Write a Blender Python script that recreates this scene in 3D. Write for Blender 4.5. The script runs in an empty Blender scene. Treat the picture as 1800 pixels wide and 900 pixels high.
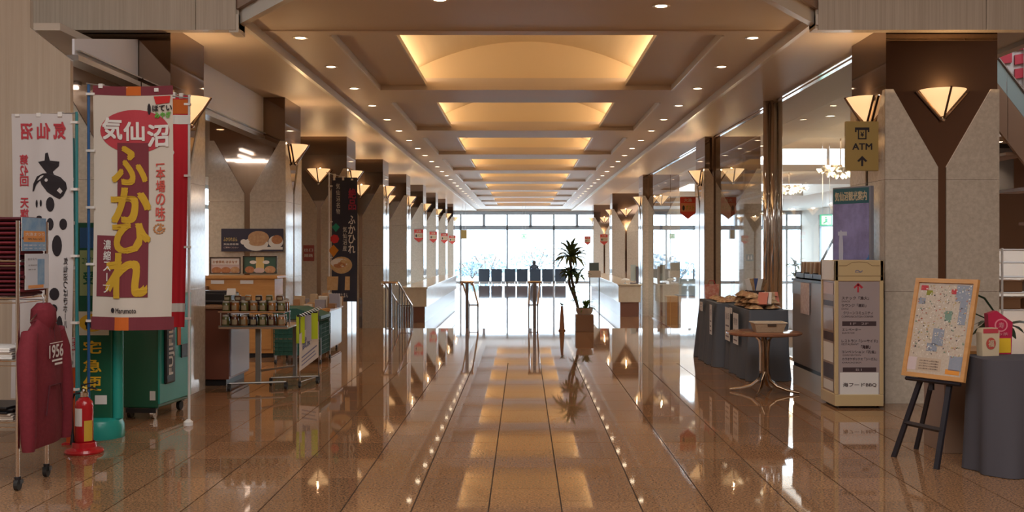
import bpy, bmesh, math, random
from mathutils import Vector, Matrix
R = random.Random(7)
pi = math.pi
SC = bpy.context.scene
COL = SC.collection
F = 1880.0            # focal length in pixels of the 1800 wide frame
EYE = 1.5
CX, CY = 920.0, 436.0 # where the aisle vanishes

# ------------------------------------------------------------ camera
cam = bpy.data.cameras.new('camera')
camo = bpy.data.objects.new('camera', cam); COL.objects.link(camo)
camo.location = (0, 0, EYE); camo.rotation_euler = (pi / 2, 0, 0)
cam.sensor_width = 36; cam.lens = F / 1800 * 36
cam.shift_x = -20 / 1800; cam.shift_y = -14 / 1800
cam.clip_start = 0.05; cam.clip_end = 600
SC.camera = camo

# ------------------------------------------------------------ world, daylight
w = bpy.data.worlds.new('daylight'); SC.world = w; w.use_nodes = True
bg = w.node_tree.nodes['Background']
bg.inputs[0].default_value = (0.80, 0.90, 1.0, 1); bg.inputs[1].default_value = 6.0
try: w.cycles.sampling_method = 'MANUAL'; w.cycles.sample_map_resolution = 64
except Exception: pass
SC.view_settings.view_transform = 'Standard'; SC.view_settings.look = 'None'
SC.view_settings.gamma = 1; SC.view_settings.use_curve_mapping = False
SC.view_settings.exposure = 0.7
SC.cycles.max_bounces = 8; SC.cycles.diffuse_bounces = 3; SC.cycles.glossy_bounces = 4
SC.cycles.transparent_max_bounces = 12; SC.cycles.transmission_bounces = 4
SC.cycles.sample_clamp_indirect = 4; SC.cycles.use_denoising = True
SC.cycles.caustics_reflective = False; SC.cycles.caustics_refractive = False

WARM = (1.0, 0.62, 0.30)
def light(name, kind, loc, energy, color=(1, 1, 1), rot=(0, 0, 0), size=None, size_y=None, **kw):
    d = bpy.data.lights.new(name, kind); d.energy = energy; d.color = color
    if kind == 'AREA':
        d.shape = 'RECTANGLE'; d.size = size; d.size_y = size_y or size
    for k, v in kw.items(): setattr(d, k, v)
    o = bpy.data.objects.new(name, d); COL.objects.link(o); o.location = loc; o.rotation_euler = rot
    return o
# daylight portal in the end window
p = light('window_portal', 'AREA', (2.5, 61.3, 1.5), 1, rot=(-pi / 2, 0, 0), size=27, size_y=4.1)
p.data.cycles.is_portal = True
# unseen lobby behind the camera: area lamps added for ambient light
light('lobby_fill', 'AREA', (0, 1.0, 6.3), 400, (1.0, 0.96, 0.91), size=9, size_y=6)
light('lobby_fill', 'AREA', (0, -6.0, 6.3), 300, (1.0, 0.96, 0.92), size=9, size_y=5)
light('shop_light', 'AREA', (-7.2, 13.0, 3.2), 60, (1.0, 0.93, 0.85), size=3, size_y=5)
light('lounge_light', 'AREA', (9.0, 26.0, 3.6), 520, (1.0, 0.93, 0.84), size=7, size_y=14)
light('lounge_light', 'AREA', (9.0, 46.0, 3.6), 420, (1.0, 0.95, 0.9), size=7, size_y=16)
light('stair_light', 'AREA', (7.4, 12.6, 6.2), 90, (0.95, 0.97, 1.0), size=2.4, size_y=3)

# ------------------------------------------------------------ materials
MATS = {}
def mat(name, col, rough=0.5, metal=0.0, emit=None, estr=1.0, spec=0.5, coat=0.0, alpha=None, noise=None, bump=0.0, trans=0.0, grain=None):
    if name in MATS: return MATS[name]
    m = bpy.data.materials.new(name); m.use_nodes = True
    nt = m.node_tree; b = nt.nodes['Principled BSDF']
    b.inputs['Base Color'].default_value = (*col, 1); b.inputs['Roughness'].default_value = rough
    b.inputs['Metallic'].default_value = metal; b.inputs['Specular IOR Level'].default_value = spec
    b.inputs['Coat Weight'].default_value = coat
    if trans: b.inputs['Transmission Weight'].default_value = trans
    if emit: b.inputs['Emission Color'].default_value = (*emit, 1); b.inputs['Emission Strength'].default_value = estr
    if noise:   # (scale, second colour, amount)  grain: anisotropic stretch
        tc = nt.nodes.new('ShaderNodeTexCoord'); mp = nt.nodes.new('ShaderNodeMapping')
        if grain: mp.inputs['Scale'].default_value = grain
        nz = nt.nodes.new('ShaderNodeTexNoise'); nz.inputs['Scale'].default_value = noise[0]; nz.inputs['Detail'].default_value = 5
        nz.inputs['Roughness'].default_value = 0.65
        cr = nt.nodes.new('ShaderNodeValToRGB')
        cr.color_ramp.elements[0].position = 0.5 - 0.25 * noise[2]; cr.color_ramp.elements[1].position = 0.5 + 0.25 * noise[2]
        cr.color_ramp.elements[0].color = (*col, 1); cr.color_ramp.elements[1].color = (*noise[1], 1)
        L = nt.links.new
        L(tc.outputs['Object'], mp.inputs[0]); L(mp.outputs[0], nz.inputs['Vector']); L(nz.outputs['Fac'], cr.inputs[0])
        L(cr.outputs[0], b.inputs['Base Color'])
        if bump:
            bp = nt.nodes.new('ShaderNodeBump'); bp.inputs['Strength'].default_value = bump; bp.inputs['Distance'].default_value = 0.01
            L(nz.outputs['Fac'], bp.inputs['Height']); L(bp.outputs[0], b.inputs['Normal'])
    MATS[name] = m
    return m

def emis(name, col, s):
    if name in MATS: return MATS[name]
    m = mat(name, (0.02, 0.02, 0.02), 0.6, emit=col, estr=s); return m

def glass(name='clear_glass', tint=(0.93, 0.97, 0.98), refl=1.0):
    if name in MATS: return MATS[name]
    m = bpy.data.materials.new(name); m.use_nodes = True; nt = m.node_tree; nt.nodes.clear()
    o = nt.nodes.new('ShaderNodeOutputMaterial'); mx = nt.nodes.new('ShaderNodeMixShader')
    t = nt.nodes.new('ShaderNodeBsdfTransparent'); t.inputs[0].default_value = (*tint, 1)
    g = nt.nodes.new('ShaderNodeBsdfGlossy'); g.inputs['Roughness'].default_value = 0.02
    fr = nt.nodes.new('ShaderNodeFresnel'); fr.inputs[0].default_value = 1.45
    mu = nt.nodes.new('ShaderNodeMath'); mu.operation = 'MULTIPLY'; mu.inputs[1].default_value = refl
    ge = nt.nodes.new('ShaderNodeNewGeometry'); iv = nt.nodes.new('ShaderNodeMath'); iv.operation = 'SUBTRACT'; iv.inputs[0].default_value = 1
    m2 = nt.nodes.new('ShaderNodeMath'); m2.operation = 'MULTIPLY'
    nt.links.new(ge.outputs['Backfacing'], iv.inputs[1]); nt.links.new(fr.outputs[0], m2.inputs[0]); nt.links.new(iv.outputs[0], m2.inputs[1])
    L = nt.links.new
    L(m2.outputs[0], mu.inputs[0]); L(mu.outputs[0], mx.inputs[0]); L(t.outputs[0], mx.inputs[1]); L(g.outputs[0], mx.inputs[2]); L(mx.outputs[0], o.inputs[0])
    MATS[name] = m; return m

def granite(name, brick=False):
    m = bpy.data.materials.new(name); m.use_nodes = True; nt = m.node_tree; b = nt.nodes['Principled BSDF']
    b.inputs['Roughness'].default_value = 0.035; b.inputs['Specular IOR Level'].default_value = 0.42
    L = nt.links.new; N = nt.nodes.new
    geo = N('ShaderNodeNewGeometry')
    nz = N('ShaderNodeTexNoise'); nz.inputs['Scale'].default_value = 70; nz.inputs['Detail'].default_value = 4; nz.inputs['Roughness'].default_value = 0.8
    L(geo.outputs['Position'], nz.inputs['Vector'])
    cr = N('ShaderNodeValToRGB'); e = cr.color_ramp.elements
    e[0].position = 0.36; e[0].color = (0.115, 0.060, 0.033, 1); e[1].position = 0.62; e[1].color = (0.46, 0.25, 0.13, 1)
    L(nz.outputs['Fac'], cr.inputs[0])
    n2 = N('ShaderNodeTexNoise'); n2.inputs['Scale'].default_value = 1.1; L(geo.outputs['Position'], n2.inputs['Vector'])
    hs = N('ShaderNodeHueSaturation'); L(cr.outputs[0], hs.inputs['Color'])
    rr = N('ShaderNodeMapRange'); rr.inputs[3].default_value = 0.9; rr.inputs[4].default_value = 1.12
    if brick:
        mp = N('ShaderNodeMapping'); mp.inputs['Rotation'].default_value = (0, 0, pi / 2); mp.inputs['Location'].default_value = (0.0, 0.22, 0)
        L(geo.outputs['Position'], mp.inputs[0])
        bk = N('ShaderNodeTexBrick'); bk.inputs['Scale'].default_value = 1; bk.inputs['Brick Width'].default_value = 0.64
        bk.inputs['Row Height'].default_value = 0.44; bk.inputs['Mortar Size'].default_value = 0.007
        bk.inputs['Color1'].default_value = (0, 0, 0, 1); bk.inputs['Color2'].default_value = (1, 1, 1, 1)
        L(mp.outputs[0], bk.inputs['Vector'])
        ad = N('ShaderNodeSeparateColor'); L(bk.outputs['Color'], ad.inputs[0]); L(ad.outputs[0], rr.inputs[0])
        mx = N('ShaderNodeMix'); mx.data_type = 'RGBA'; mx.inputs['B'].default_value = (0.05, 0.03, 0.02, 1)
        L(rr.outputs[0], hs.inputs['Value']); L(hs.outputs[0], mx.inputs['A']); L(bk.outputs['Fac'], mx.inputs['Factor'])
        L(mx.outputs['Result'], b.inputs['Base Color'])
    else:
        oi = N('ShaderNodeObjectInfo'); L(oi.outputs['Random'], rr.inputs[0]); L(rr.outputs[0], hs.inputs['Value'])
        L(hs.outputs[0], b.inputs['Base Color'])
    MATS[name] = m; return m

GR = granite('granite_tile'); GRB = granite('granite_floor', True)
JOINT = mat('joint', (0.05, 0.03, 0.02), 0.7)
STONE = mat('column_stone', (0.42, 0.365, 0.29), 0.10, noise=(26, (0.70, 0.63, 0.54), 1.5), spec=0.6)
BRONZE = mat('bronze_mirror', (0.25, 0.175, 0.13), 0.04, 0.95)
BRONZED = mat('bronze_strip', (0.16, 0.10, 0.07), 0.18, 0.7)
CHROME = mat('chrome', (0.90, 0.89, 0.88), 0.09, 1.0)
STEEL = mat('brushed_steel', (0.55, 0.56, 0.58), 0.28, 1.0)
CEIL = mat('ceiling_paint', (0.64, 0.54, 0.45), 0.5, noise=(0.8, (0.66, 0.56, 0.47), 1))
CEILL = mat('lounge_ceiling', (0.72, 0.68, 0.62), 0.6)
CREAM = mat('vault_cream', (0.80, 0.64, 0.42), 0.6)
TRIMM = mat('trim_pale', (0.66, 0.60, 0.52), 0.35)
VENEER = mat('veneer', (0.46, 0.39, 0.31), 0.16, noise=(3.0, (0.62, 0.55, 0.46), .9), grain=(16, 16, 0.25), spec=0.5)
VENEERP = mat('veneer_pale', (0.50, 0.40, 0.31), 0.12, noise=(3.0, (0.62, 0.53, 0.43), .9), grain=(9, 9, 0.2), spec=0.6)
WHITEP = mat('white_panel', (0.86, 0.88, 0.97), 0.45)
WHITE = mat('white', (0.82, 0.82, 0.82), 0.45)
PAPER = mat('paper', (0.78, 0.76, 0.74), 0.7)
BLACK = mat('black', (0.015, 0.015, 0.018), 0.4)
RUBBER = mat('rubber', (0.02, 0.02, 0.02), 0.6)
BROWNW = mat('brown_wall', (0.30, 0.19, 0.13), 0.4)
WALLC = mat('cream_wall', (0.62, 0.54, 0.46), 0.6)
GL = glass()
WOOD = mat('orange_wood', (0.52, 0.24, 0.07), 0.35, noise=(4, (0.62, 0.32, 0.11), 1), grain=(1, 1, 6))
WOODD = mat('dark_wood', (0.13, 0.055, 0.03), 0.3, noise=(4, (0.19, 0.09, 0.05), 1), grain=(6, 1, 1))

# ------------------------------------------------------------ mesh helpers
class MB:
    def __init__(s): s.v = []; s.f = []
    def add(s, vs, fs):
        n = len(s.v); s.v += [tuple(v) for v in vs]; s.f += [tuple(i + n for i in f) for f in fs]; return s
    def box(s, x0, x1, y0, y1, z0, z1):
        return s.add([(x0, y0, z0), (x1, y0, z0), (x1, y1, z0), (x0, y1, z0), (x0, y0, z1), (x1, y0, z1), (x1, y1, z1), (x0, y1, z1)],
                     [(0, 3, 2, 1), (4, 5, 6, 7), (0, 1, 5, 4), (1, 2, 6, 5), (2, 3, 7, 6), (3, 0, 4, 7)])
    def prism(s, poly, a, b, axis='z'):
        n = len(poly)
        def pt(p, h): return {'z': (p[0], p[1], h), 'y': (p[0], h, p[1]), 'x': (h, p[0], p[1])}[axis]
        vs = [pt(p, a) for p in poly] + [pt(p, b) for p in poly]
        fs = [tuple(range(n))[::-1], tuple(range(n, 2 * n))] + [(i, (i + 1) % n, n + (i + 1) % n, n + i) for i in range(n)]
        return s.add(vs, fs)
    def tube(s, pts, r, n=8, cap=True):
        pts = [Vector(p) for p in pts]; rings = []
        rs = r if isinstance(r, (list, tuple)) else [r] * len(pts)
        for i, p in enumerate(pts):
            t = (pts[min(i + 1, len(pts) - 1)] - pts[max(i - 1, 0)]).normalized()
            u = Vector((0, 0, 1)) if abs(t.z) < 0.9 else Vector((1, 0, 0))
            a = t.cross(u).normalized(); b = t.cross(a).normalized()
            rings.append([p + (a * math.cos(2 * pi * k / n) + b * math.sin(2 * pi * k / n)) * rs[i] for k in range(n)])
        vs = [v for rg in rings for v in rg]; fs = []
        for i in range(len(pts) - 1):
            for k in range(n): fs.append((i * n + k, i * n + (k + 1) % n, (i + 1) * n + (k + 1) % n, (i + 1) * n + k))
        if cap: fs += [tuple(range(n))[::-1], tuple(range((len(pts) - 1) * n, len(pts) * n))]
        return s.add(vs, fs)
    def lathe(s, prof, c=(0, 0, 0), n=20, a0=0, a1=2 * pi, sx=1, sy=1):
        full = abs(a1 - a0 - 2 * pi) < 1e-6; m = n if full else n + 1
        vs = []
        for (r, z) in prof:
            for k in range(m):
                t = a0 + (a1 - a0) * k / n
                vs.append((c[0] + r * sx * math.cos(t), c[1] + r * sy * math.sin(t), c[2] + z))
        fs = []
        for i in range(len(prof) - 1):
            for k in range(n):
                k2 = (k + 1) % m
                fs.append((i * m + k, i * m + k2, (i + 1) * m + k2, (i + 1) * m + k))
        if full:
            if prof[0][0] > 1e-4: fs.append(tuple(range(m))[::-1])
            if prof[-1][0] > 1e-4: fs.append(tuple(range((len(prof) - 1) * m, len(prof) * m)))
        return s.add(vs, fs)
    def sphere(s, c, r, n=10, sx=1, sy=1, sz=1):
        pr = [(math.sin(pi * i / n) * r + 1e-5, -math.cos(pi * i / n) * r * sz) for i in range(n + 1)]
        return s.lathe(pr, c, n * 2, sx=sx, sy=sy)
    def build(s, name, m, parent=None, off=(0, 0, 0), smooth=False, bevel=0.0, solid=0.0):
        me = bpy.data.meshes.new(name)
        me.from_pydata([(v[0] - off[0], v[1] - off[1], v[2] - off[2]) for v in s.v], [], s.f)
        if m: me.materials.append(m)
        if smooth:
            me.polygons.foreach_set('use_smooth', [True] * len(me.polygons))
            try: me.set_sharp_from_angle(angle=math.radians(40))
            except Exception: pass
        me.update()
        o = bpy.data.objects.new(name, me); COL.objects.link(o)
        if parent: o.parent = parent
        if bevel:
            b = o.modifiers.new('bevel', 'BEVEL'); b.width = bevel; b.segments = 2; b.limit_method = 'ANGLE'
        if solid:
            b = o.modifiers.new('solid', 'SOLIDIFY'); b.thickness = solid; b.offset = 0
        return o
def B(x0, x1, y0, y1, z0, z1): return MB().box(x0, x1, y0, y1, z0, z1)
def T(pts, r, n=8): return MB().tube(pts, r, n)

def tag(o, label, cat, group=None):
    o['label'] = label; o['category'] = cat
    if group: o['group'] = group
    return o
def thing(name, label, cat, loc=(0, 0, 0), rz=0, group=None):
    o = bpy.data.objects.new(name, None); COL.objects.link(o); o.empty_display_size = 0.1
    o.location = loc; o.rotation_euler = (0, 0, rz)
    return tag(o, label, cat, group)
def struct(name, mb, m, parent=None, **k):
    o = mb.build(name, m, parent, **k)
    if parent is None: o['kind'] = 'structure'
    return o
def copy_tree(o, loc=None, rz=None, label=None, parent=None, kids=None):
    c = o.copy(); COL.objects.link(c)
    if parent is not None: c.parent = parent
    if loc is not None: c.location = loc
    if rz is not None: c.rotation_euler = (0, 0, rz)
    if label: c['label'] = label
    for ch in list(KIDS(o)): copy_tree(ch, parent=c)
    return c
def KIDS(o): return [x for x in COL.objects if x.parent == o] if False else list(o.children)
def PX(px, Y): return (px - CX) * Y / F
def PZ(py, Y): return EYE - (py - CY) * Y / F
def P(px, py, Y): return (PX(px, Y), Y, PZ(py, Y))

# ------------------------------------------------------------ lettering: real glyph outlines, flat print
GCACHE = {}
def glyph(s, bold=0.0, res=3):
    k = (s, bold, res)
    if k in GCACHE: return GCACHE[k]
    cu = bpy.data.curves.new('lettering', 'FONT'); cu.body = s; cu.size = 1; cu.offset = bold; cu.resolution_u = res
    ob = bpy.data.objects.new('lettering', cu)
    me = bpy.data.meshes.new_from_object(ob)
    vs = [tuple(v.co) for v in me.vertices]; fs = [tuple(p.vertices) for p in me.polygons]
    bpy.data.objects.remove(ob); bpy.data.meshes.remove(me)
    if vs:
        x0 = min(v[0] for v in vs); x1 = max(v[0] for v in vs); y0 = min(v[1] for v in vs); y1 = max(v[1] for v in vs)
    else: x0 = y0 = 0; x1 = y1 = 1
    GCACHE[k] = (vs, fs, x0, x1, y0, y1); return GCACHE[k]
class Print:
    """flat print on a surface; map(u, v) gives the 3-D point, u to the right, v up"""
    def __init__(s, fn): s.fn = fn; s.m = MB()
    def poly(s, pts): s.m.add([s.fn(u, v) for u, v in pts], [tuple(range(len(pts)))]); return s
    def rect(s, u0, u1, v0, v1, nu=1, nv=1):
        vs = [s.fn(u0 + (u1 - u0) * i / nu, v0 + (v1 - v0) * j / nv) for j in range(nv + 1) for i in range(nu + 1)]
        fs = [(j * (nu + 1) + i, j * (nu + 1) + i + 1, (j + 1) * (nu + 1) + i + 1, (j + 1) * (nu + 1) + i) for j in range(nv) for i in range(nu)]
        s.m.add(vs, fs); return s
    def ell(s, u, v, a, b, n=28, rings=5):
        vs = [s.fn(u, v)]; fs = []
        for r in range(1, rings + 1):
            for k in range(n):
                t = 2 * pi * k / n; vs.append(s.fn(u + a * r / rings * math.cos(t), v + b * r / rings * math.sin(t)))
        for k in range(n): fs.append((0, 1 + k, 1 + (k + 1) % n))
        for r in range(rings - 1):
            for k in range(n):
                a0 = 1 + r * n; fs.append((a0 + k, a0 + n + k, a0 + n + (k + 1) % n, a0 + (k + 1) % n))
        s.m.add(vs, fs); return s
    def text(s, t, u0, u1, v0, v1, bold=0.0, mirror=False, slant=0.0, keep=False, res=3, lift=0.0):
        if bold:      # heavier strokes: the outline laid down again, shifted a little
            k_ = bold * .9; du = (u1 - u0) * k_ / max(len(t), 1); dv = (v1 - v0) * k_
            for i_, (a_, b_) in enumerate(((-1, -1), (1, -1), (1, 1), (-1, 1))): s.text(t, u0 + a_ * du, u1 + a_ * du, v0 + b_ * dv, v1 + b_ * dv, 0, mirror, slant, keep, res, .0006 * (i_ + 1))
        vs, fs, x0, x1, y0, y1 = glyph(t, 0, res)
        if not vs: return s
        su = (u1 - u0) / max(x1 - x0, 1e-6); sv = (v1 - v0) / max(y1 - y0, 1e-6)
        if keep:
            k = min(su, sv); cu, cv = (u0 + u1) / 2, (v0 + v1) / 2
            u0, u1 = cu - k * (x1 - x0) / 2, cu + k * (x1 - x0) / 2; v0 = cv - k * (y1 - y0) / 2; su = sv = k
        out = []
        for (x, y, z) in vs:
            a = (x - x0) * su; b = (y - y0) * sv
            uu = (u1 - a) if mirror else (u0 + a)
            out.append(s.fn(uu + slant * b, v0 + b))
        if lift:
            e_ = .01; p_ = Vector(s.fn(u0, v0)); n_ = (Vector(s.fn(u0 + e_, v0)) - p_).cross(Vector(s.fn(u0, v0 + e_)) - p_).normalized() * (lift if sv > 0 else -lift)
            out = [tuple(Vector(p) + n_) for p in out]
        s.m.add(out, fs); return s
    def column(s, t, uc, v1, ch, wd=None, bold=0.0, mirror=False, gap=1.0):
        wd = wd or ch
        for i, c in enumerate(t):
            if c == ' ': continue
            vt = v1 - i * ch * gap
            if c == 'ー': s.rect(uc - wd * .06, uc + wd * .06, vt - ch * .9, vt - ch * .1); continue
            s.text(c, uc - wd / 2, uc + wd / 2, vt - ch * .92, vt - ch * .04, bold, mirror, keep=True)
        return s
    def build(s, name, m, parent=None, off=(0, 0, 0)): return s.finish(name, m, parent, off)
    def finish(s, name, m, parent, off):
        o = s.m.build(name, m, parent, off)
        if name == 'lettering': o['kind'] = 'stuff'
        return o
def plane_map(o, ux, uy, n, d=0.0):
    """o origin, ux/uy unit vectors, n normal towards the reader, d lift"""
    o, ux, uy, n = Vector(o), Vector(ux), Vector(uy), Vector(n)
    return lambda u, v: tuple(o + ux * u + uy * v + n * d)

# ============================================================ FLOOR
XL = [-4.15, -3.71, -3.27, -2.83, -2.39, -1.95, -1.51, -1.04, -0.64, -0.20, 0.22, 0.68, 1.08, 1.56, 2.00, 2.44, 2.88, 3.32, 3.76, 4.20]
TY0, TY1 = 5.68, 14.0
fm = MB()
def q(m, x0, x1, y0, y1, z): m.add([(x0, y0, z), (x1, y0, z), (x1, y1, z), (x0, y1, z)], [(0, 1, 2, 3)])
q(fm, -10, 16, -12, TY0, 0); q(fm, -10, 16, TY1, 20, 0); q(fm, -10, XL[0], TY0, TY1, 0); q(fm, XL[-1], 16, TY0, TY1, 0)
q(fm, XL[0], XL[-1], TY0, TY1, -0.005)
for i in range(3):
    z = -0.16 * (i + 1); y = 20 + 0.33 * i
    fm.add([(-10, y, z + 0.16), (16, y, z + 0.16), (16, y, z), (-10, y, z)], [(0, 1, 2, 3)])
    q(fm, -10, 16, y, y + 0.33 if i < 2 else 61.5, z)
floor = struct('floor', fm, GRB)
floor.data.materials.append(JOINT); floor.data.polygons[4].material_index = 1
gap = 0.0042
tile_cache = {}
for i in range(len(XL) - 1):
    x0, x1 = XL[i], XL[i + 1]; wd = round(x1 - x0, 3)
    y = TY0 + (0.32 if i % 2 else 0.0) + 0.02
    ys = [TY0] + [y + 0.64 * k for k in range(14) if TY0 + 0.03 < y + 0.64 * k < TY1 - 0.05] + [TY1]
    for a, b in zip(ys[:-1], ys[1:]):
        k = (wd, round(b - a, 3))
        if k not in tile_cache:
            w2, h2 = wd / 2 - gap, (b - a) / 2 - gap
            o = MB().add([(-w2, -h2, -0.005), (w2, -h2, -0.005), (w2, h2, -0.005), (-w2, h2, -0.005), (-w2, -h2, 0), (w2, -h2, 0), (w2, h2, 0), (-w2, h2, 0)], [(0, 1, 5, 4), (1, 2, 6, 5), (2, 3, 7, 6), (3, 0, 4, 7), (4, 5, 6, 7)]).build('tile', GR, floor)
            tile_cache[k] = o.data
        else:
            o = bpy.data.objects.new('tile', tile_cache[k]); COL.objects.link(o); o.parent = floor
        o.location = ((x0 + x1) / 2, (a + b) / 2, 0)

# ============================================================ CEILINGS
HC = 3.65; HT = 3.73; HP = 3.80
TX0, TX1 = -2.70, 2.77; XC = 0.035
cof = [(11.2 + 5.2 * k, 15.1 + 5.2 * k) for k in range(10)]
cof = [c for c in cof if c[1] < 61.4]
cm = MB()
cm.box(-9, TX0, 10.28, 61.5, HC, 3.84); cm.box(TX1, 3.65, 10.28, 61.5, HC, 3.84)
PXI = 2.06; OPX = 1.41
# raised tray: bay with cut corners reaching out over the lobby, then long side strips and cross beams
cm.prism([(TX0, 10.2), (XC - 1.75, 8.7), (XC + 1.75, 8.7), (TX1, 10.2), (TX1, cof[0][0]), (TX0, cof[0][0])], HT, 3.9)
cm.box(TX0, XC - PXI, cof[0][0], 61.5, HT, 3.9); cm.box(XC + PXI, TX1, cof[0][0], 61.5, HT, 3.9)
for (a, b), nx in zip(cof, cof[1:] + [(61.5, 0)]):
    cm.box(XC - PXI, XC + PXI, b, nx[0], HT, 3.9)
    cm.box(XC - PXI, XC - OPX, a, b, HP, 3.83); cm.box(XC + OPX, XC + PXI, a, b, HP, 3.83)
ceil = struct('ceiling', cm, CEIL)
v = MB(); pr = [(-1.8, 3.83), (-1.8, 3.93)]
for i in range(17):
    x = -1.75 + 3.5 * i / 16; pr.append((x, 3.93 + 0.49 * (1 - (x / 1.75) ** 2)))
pr += [(1.8, 3.93), (1.8, 3.83)]
n = len(pr); LEN = 3.9
vs = [(x, -.02, z) for x, z in pr] + [(x, LEN + .02, z) for x, z in pr]
v.add(vs, [(i, i + 1, n + i + 1, n + i) for i in range(n - 1)] + [tuple(range(n)), tuple(range(n, 2 * n))[::-1]])
vault0 = v.build('light_coffer', CREAM, ceil)
for k, (a, b) in enumerate(cof):
    o = vault0 if k == 0 else vault0.copy()
    if k: COL.objects.link(o)
    o.location = (XC, a, 0)
    for s in (-1, 1):
        light('cove_light', 'AREA', (XC + s * 1.62, a + LEN / 2, 3.86), 13.5, (1.0, 0.73, 0.46), rot=(0, pi - s * 0.75, 0), size=0.12, size_y=3.7)
# pale edging of the tray, with the cut corners
tm = MB()
def edge(p, r, z0, z1, t):
    a, b = Vector((*p, 0)), Vector((*r, 0)); d = (b - a).normalized(); nn = Vector((-d.y, d.x, 0)) * t
    tm.prism([tuple((a + nn)[:2]), tuple((a - nn)[:2]), tuple((b - nn)[:2]), tuple((b + nn)[:2])], z0, z1)
edge((TX0, 10.24), (TX0, 61.4), HC - 0.015, HT, .025); edge((TX1, 10.24), (TX1, 61.4), HC - 0.015, HT, .025)
edge((TX0 - .01, 10.22), (XC - 1.75, 8.7), HC - 0.03, HT + .03, .035); edge((TX1 + .01, 10.22), (XC + 1.75, 8.7), HC - 0.03, HT + .03, .035)
tm.box(TX0 - .07, TX0 + .02, 10.06, 10.30, HC - .12, HC + .05); tm.box(TX1 - .02, TX1 + .07, 10.06, 10.30, HC - .05, HC + .05)
struct('trim_1', tm, TRIMM)
tm = MB()
for (a, b) in cof:
    for s in (-1, 1):
        x = XC + s * PXI; tm.box(x - .012, x + .012, a + .02, b - .02, HT - .012, HP)
        x = XC + s * OPX; tm.box(x - .01, x + .01, a, b, HP - .012, HP + .05)
struct('trim_2', tm, TRIMM)
struct('trim_3', B(TX0 + .03, TX1 - .03, 10.93, 10.97, HT - .014, HT), CEIL)
# lounge ceiling with two raised clerestory boxes
lm = MB()
lm.box(3.65, 5.2, 10.28, 16, HC, 3.84); 
rx0, rx1 = 5.6, 11.5
for (y0, y1) in ((16, 23.2), (30, 36), (44, 61.5)): lm.box(3.65, 16, y0, y1, HC, 3.84)
for (y0, y1) in ((23.2, 30), (36, 44)):
    lm.box(3.65, rx0, y0, y1, HC, 3.84); lm.box(rx1, 16, y0, y1, HC, 3.84)
    lm.box(rx0 - .1, rx0, y0, y1, 3.84, 5.0); lm.box(rx1, rx1 + .1, y0, y1, 3.84, 5.0); lm.box(rx0, rx1, y0 - .1, y0, 3.84, 5.0)
    lm.box(rx0, rx1, y0, y1, 4.95, 5.1)
struct('ceiling', lm, CEILL)
wm = MB()
for (y0, y1) in ((23.2, 30), (36, 44)):
    for i in range(5): x = rx0 + (rx1 - rx0) * i / 4; wm.box(x - .04, x + .04, y1 + .0, y1 + .08, 3.84, 4.95)
    wm.box(rx0, rx1, y1, y1 + .08, 4.85, 4.95)
struct('window_5', wm, WHITE)

# unseen roof added to block sky light, and the tall lobby round the camera
rm = MB(); rm.box(-10, 3.65, 10.3, 61.6, 4.6, 4.8); rm.box(-9.9, 9.0, -12, 17, 6.6, 6.8)
struct('ceiling', rm, CEILL)
struct('wall_back', B(-10, 9.2, -12.2, -12, 0, 6.7), BROWNW)
m_ = MB(); m_.box(-10.1, -9.9, -12, 8.8, 0, 6.7); struct('wall_left', m_, WALLC)
m_ = MB(); m_.box(9.0, 9.2, -12, 17, 0, 6.7); struct('wall_right', m_, BROWNW)
# upper wall between fascia and lobby roof
struct('wall_upper', MB().box(-10, 5.15, 10.3, 10.5, 3.85, 6.7).box(5.15, 5.25, 10.3, 16.0, 3.6, 6.7), WALLC)
# tall side panel at the far left, cut corner on top
lp = MB().prism([(-9.9, 0), (-3.72, 0), (-3.72, 3.05), (-4.05, 3.31), (-4.05, 3.54), (-9.9, 3.54)], 8.78, 8.84, axis='y')
struct('wall_left_return', lp, VENEERP)
# veneer fascia of the mezzanine
fa = MB().box(-9.9, TX0 + .02, 10.08, 10.28, 3.57, 6.6); fascl = struct('wall_fascia_left', fa, VENEER)
fa = MB().box(TX1 - .02, 9.0, 10.08, 10.28, 3.57, 6.6); fascr = struct('wall_fascia_right', fa, VENEER)
for par, xs in ((fascl, [-9.9, -7.7, -6.2, -4.68, -3.08, -2.70]), (fascr, [2.77, 4.35, 5.9, 7.45, 9.0])):
    for a, b in zip(xs[:-1], xs[1:]):
        B(a + .003, b - .003, 10.05, 10.08, 3.55, 6.55).build('panel', VENEER, par)
bm_ = MB()
for s, tx in ((-1, TX0), (1, TX1)):
    a = Vector((tx, 10.12, 0)); b = Vector((XC + s * 1.75, 8.62, 0)); d = (b - a).normalized(); nn = Vector((-d.y, d.x, 0)) * .03
    bm_.prism([tuple((a + nn)[:2]), tuple((a - nn)[:2]), tuple((b - nn)[:2]), tuple((b + nn)[:2])], HT + .02, 6.6)
bm_.box(XC - 1.75, XC + 1.75, 8.56, 8.62, HT, 6.6)
struct('wall_bay', bm_, BROWNW)

# ============================================================ WALLS further in
struct('wall_left', MB().box(-9.2, -9.0, 8.84, 30, -0.5, 4.6).box(-9.2, -9.0, 58, 61.5, -0.5, 4.6).box(-9.2, -9.0, 30, 58, 3.3, 4.6).box(-9.2, -9, 30, 58, -.5, -.3), WALLC)
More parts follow.
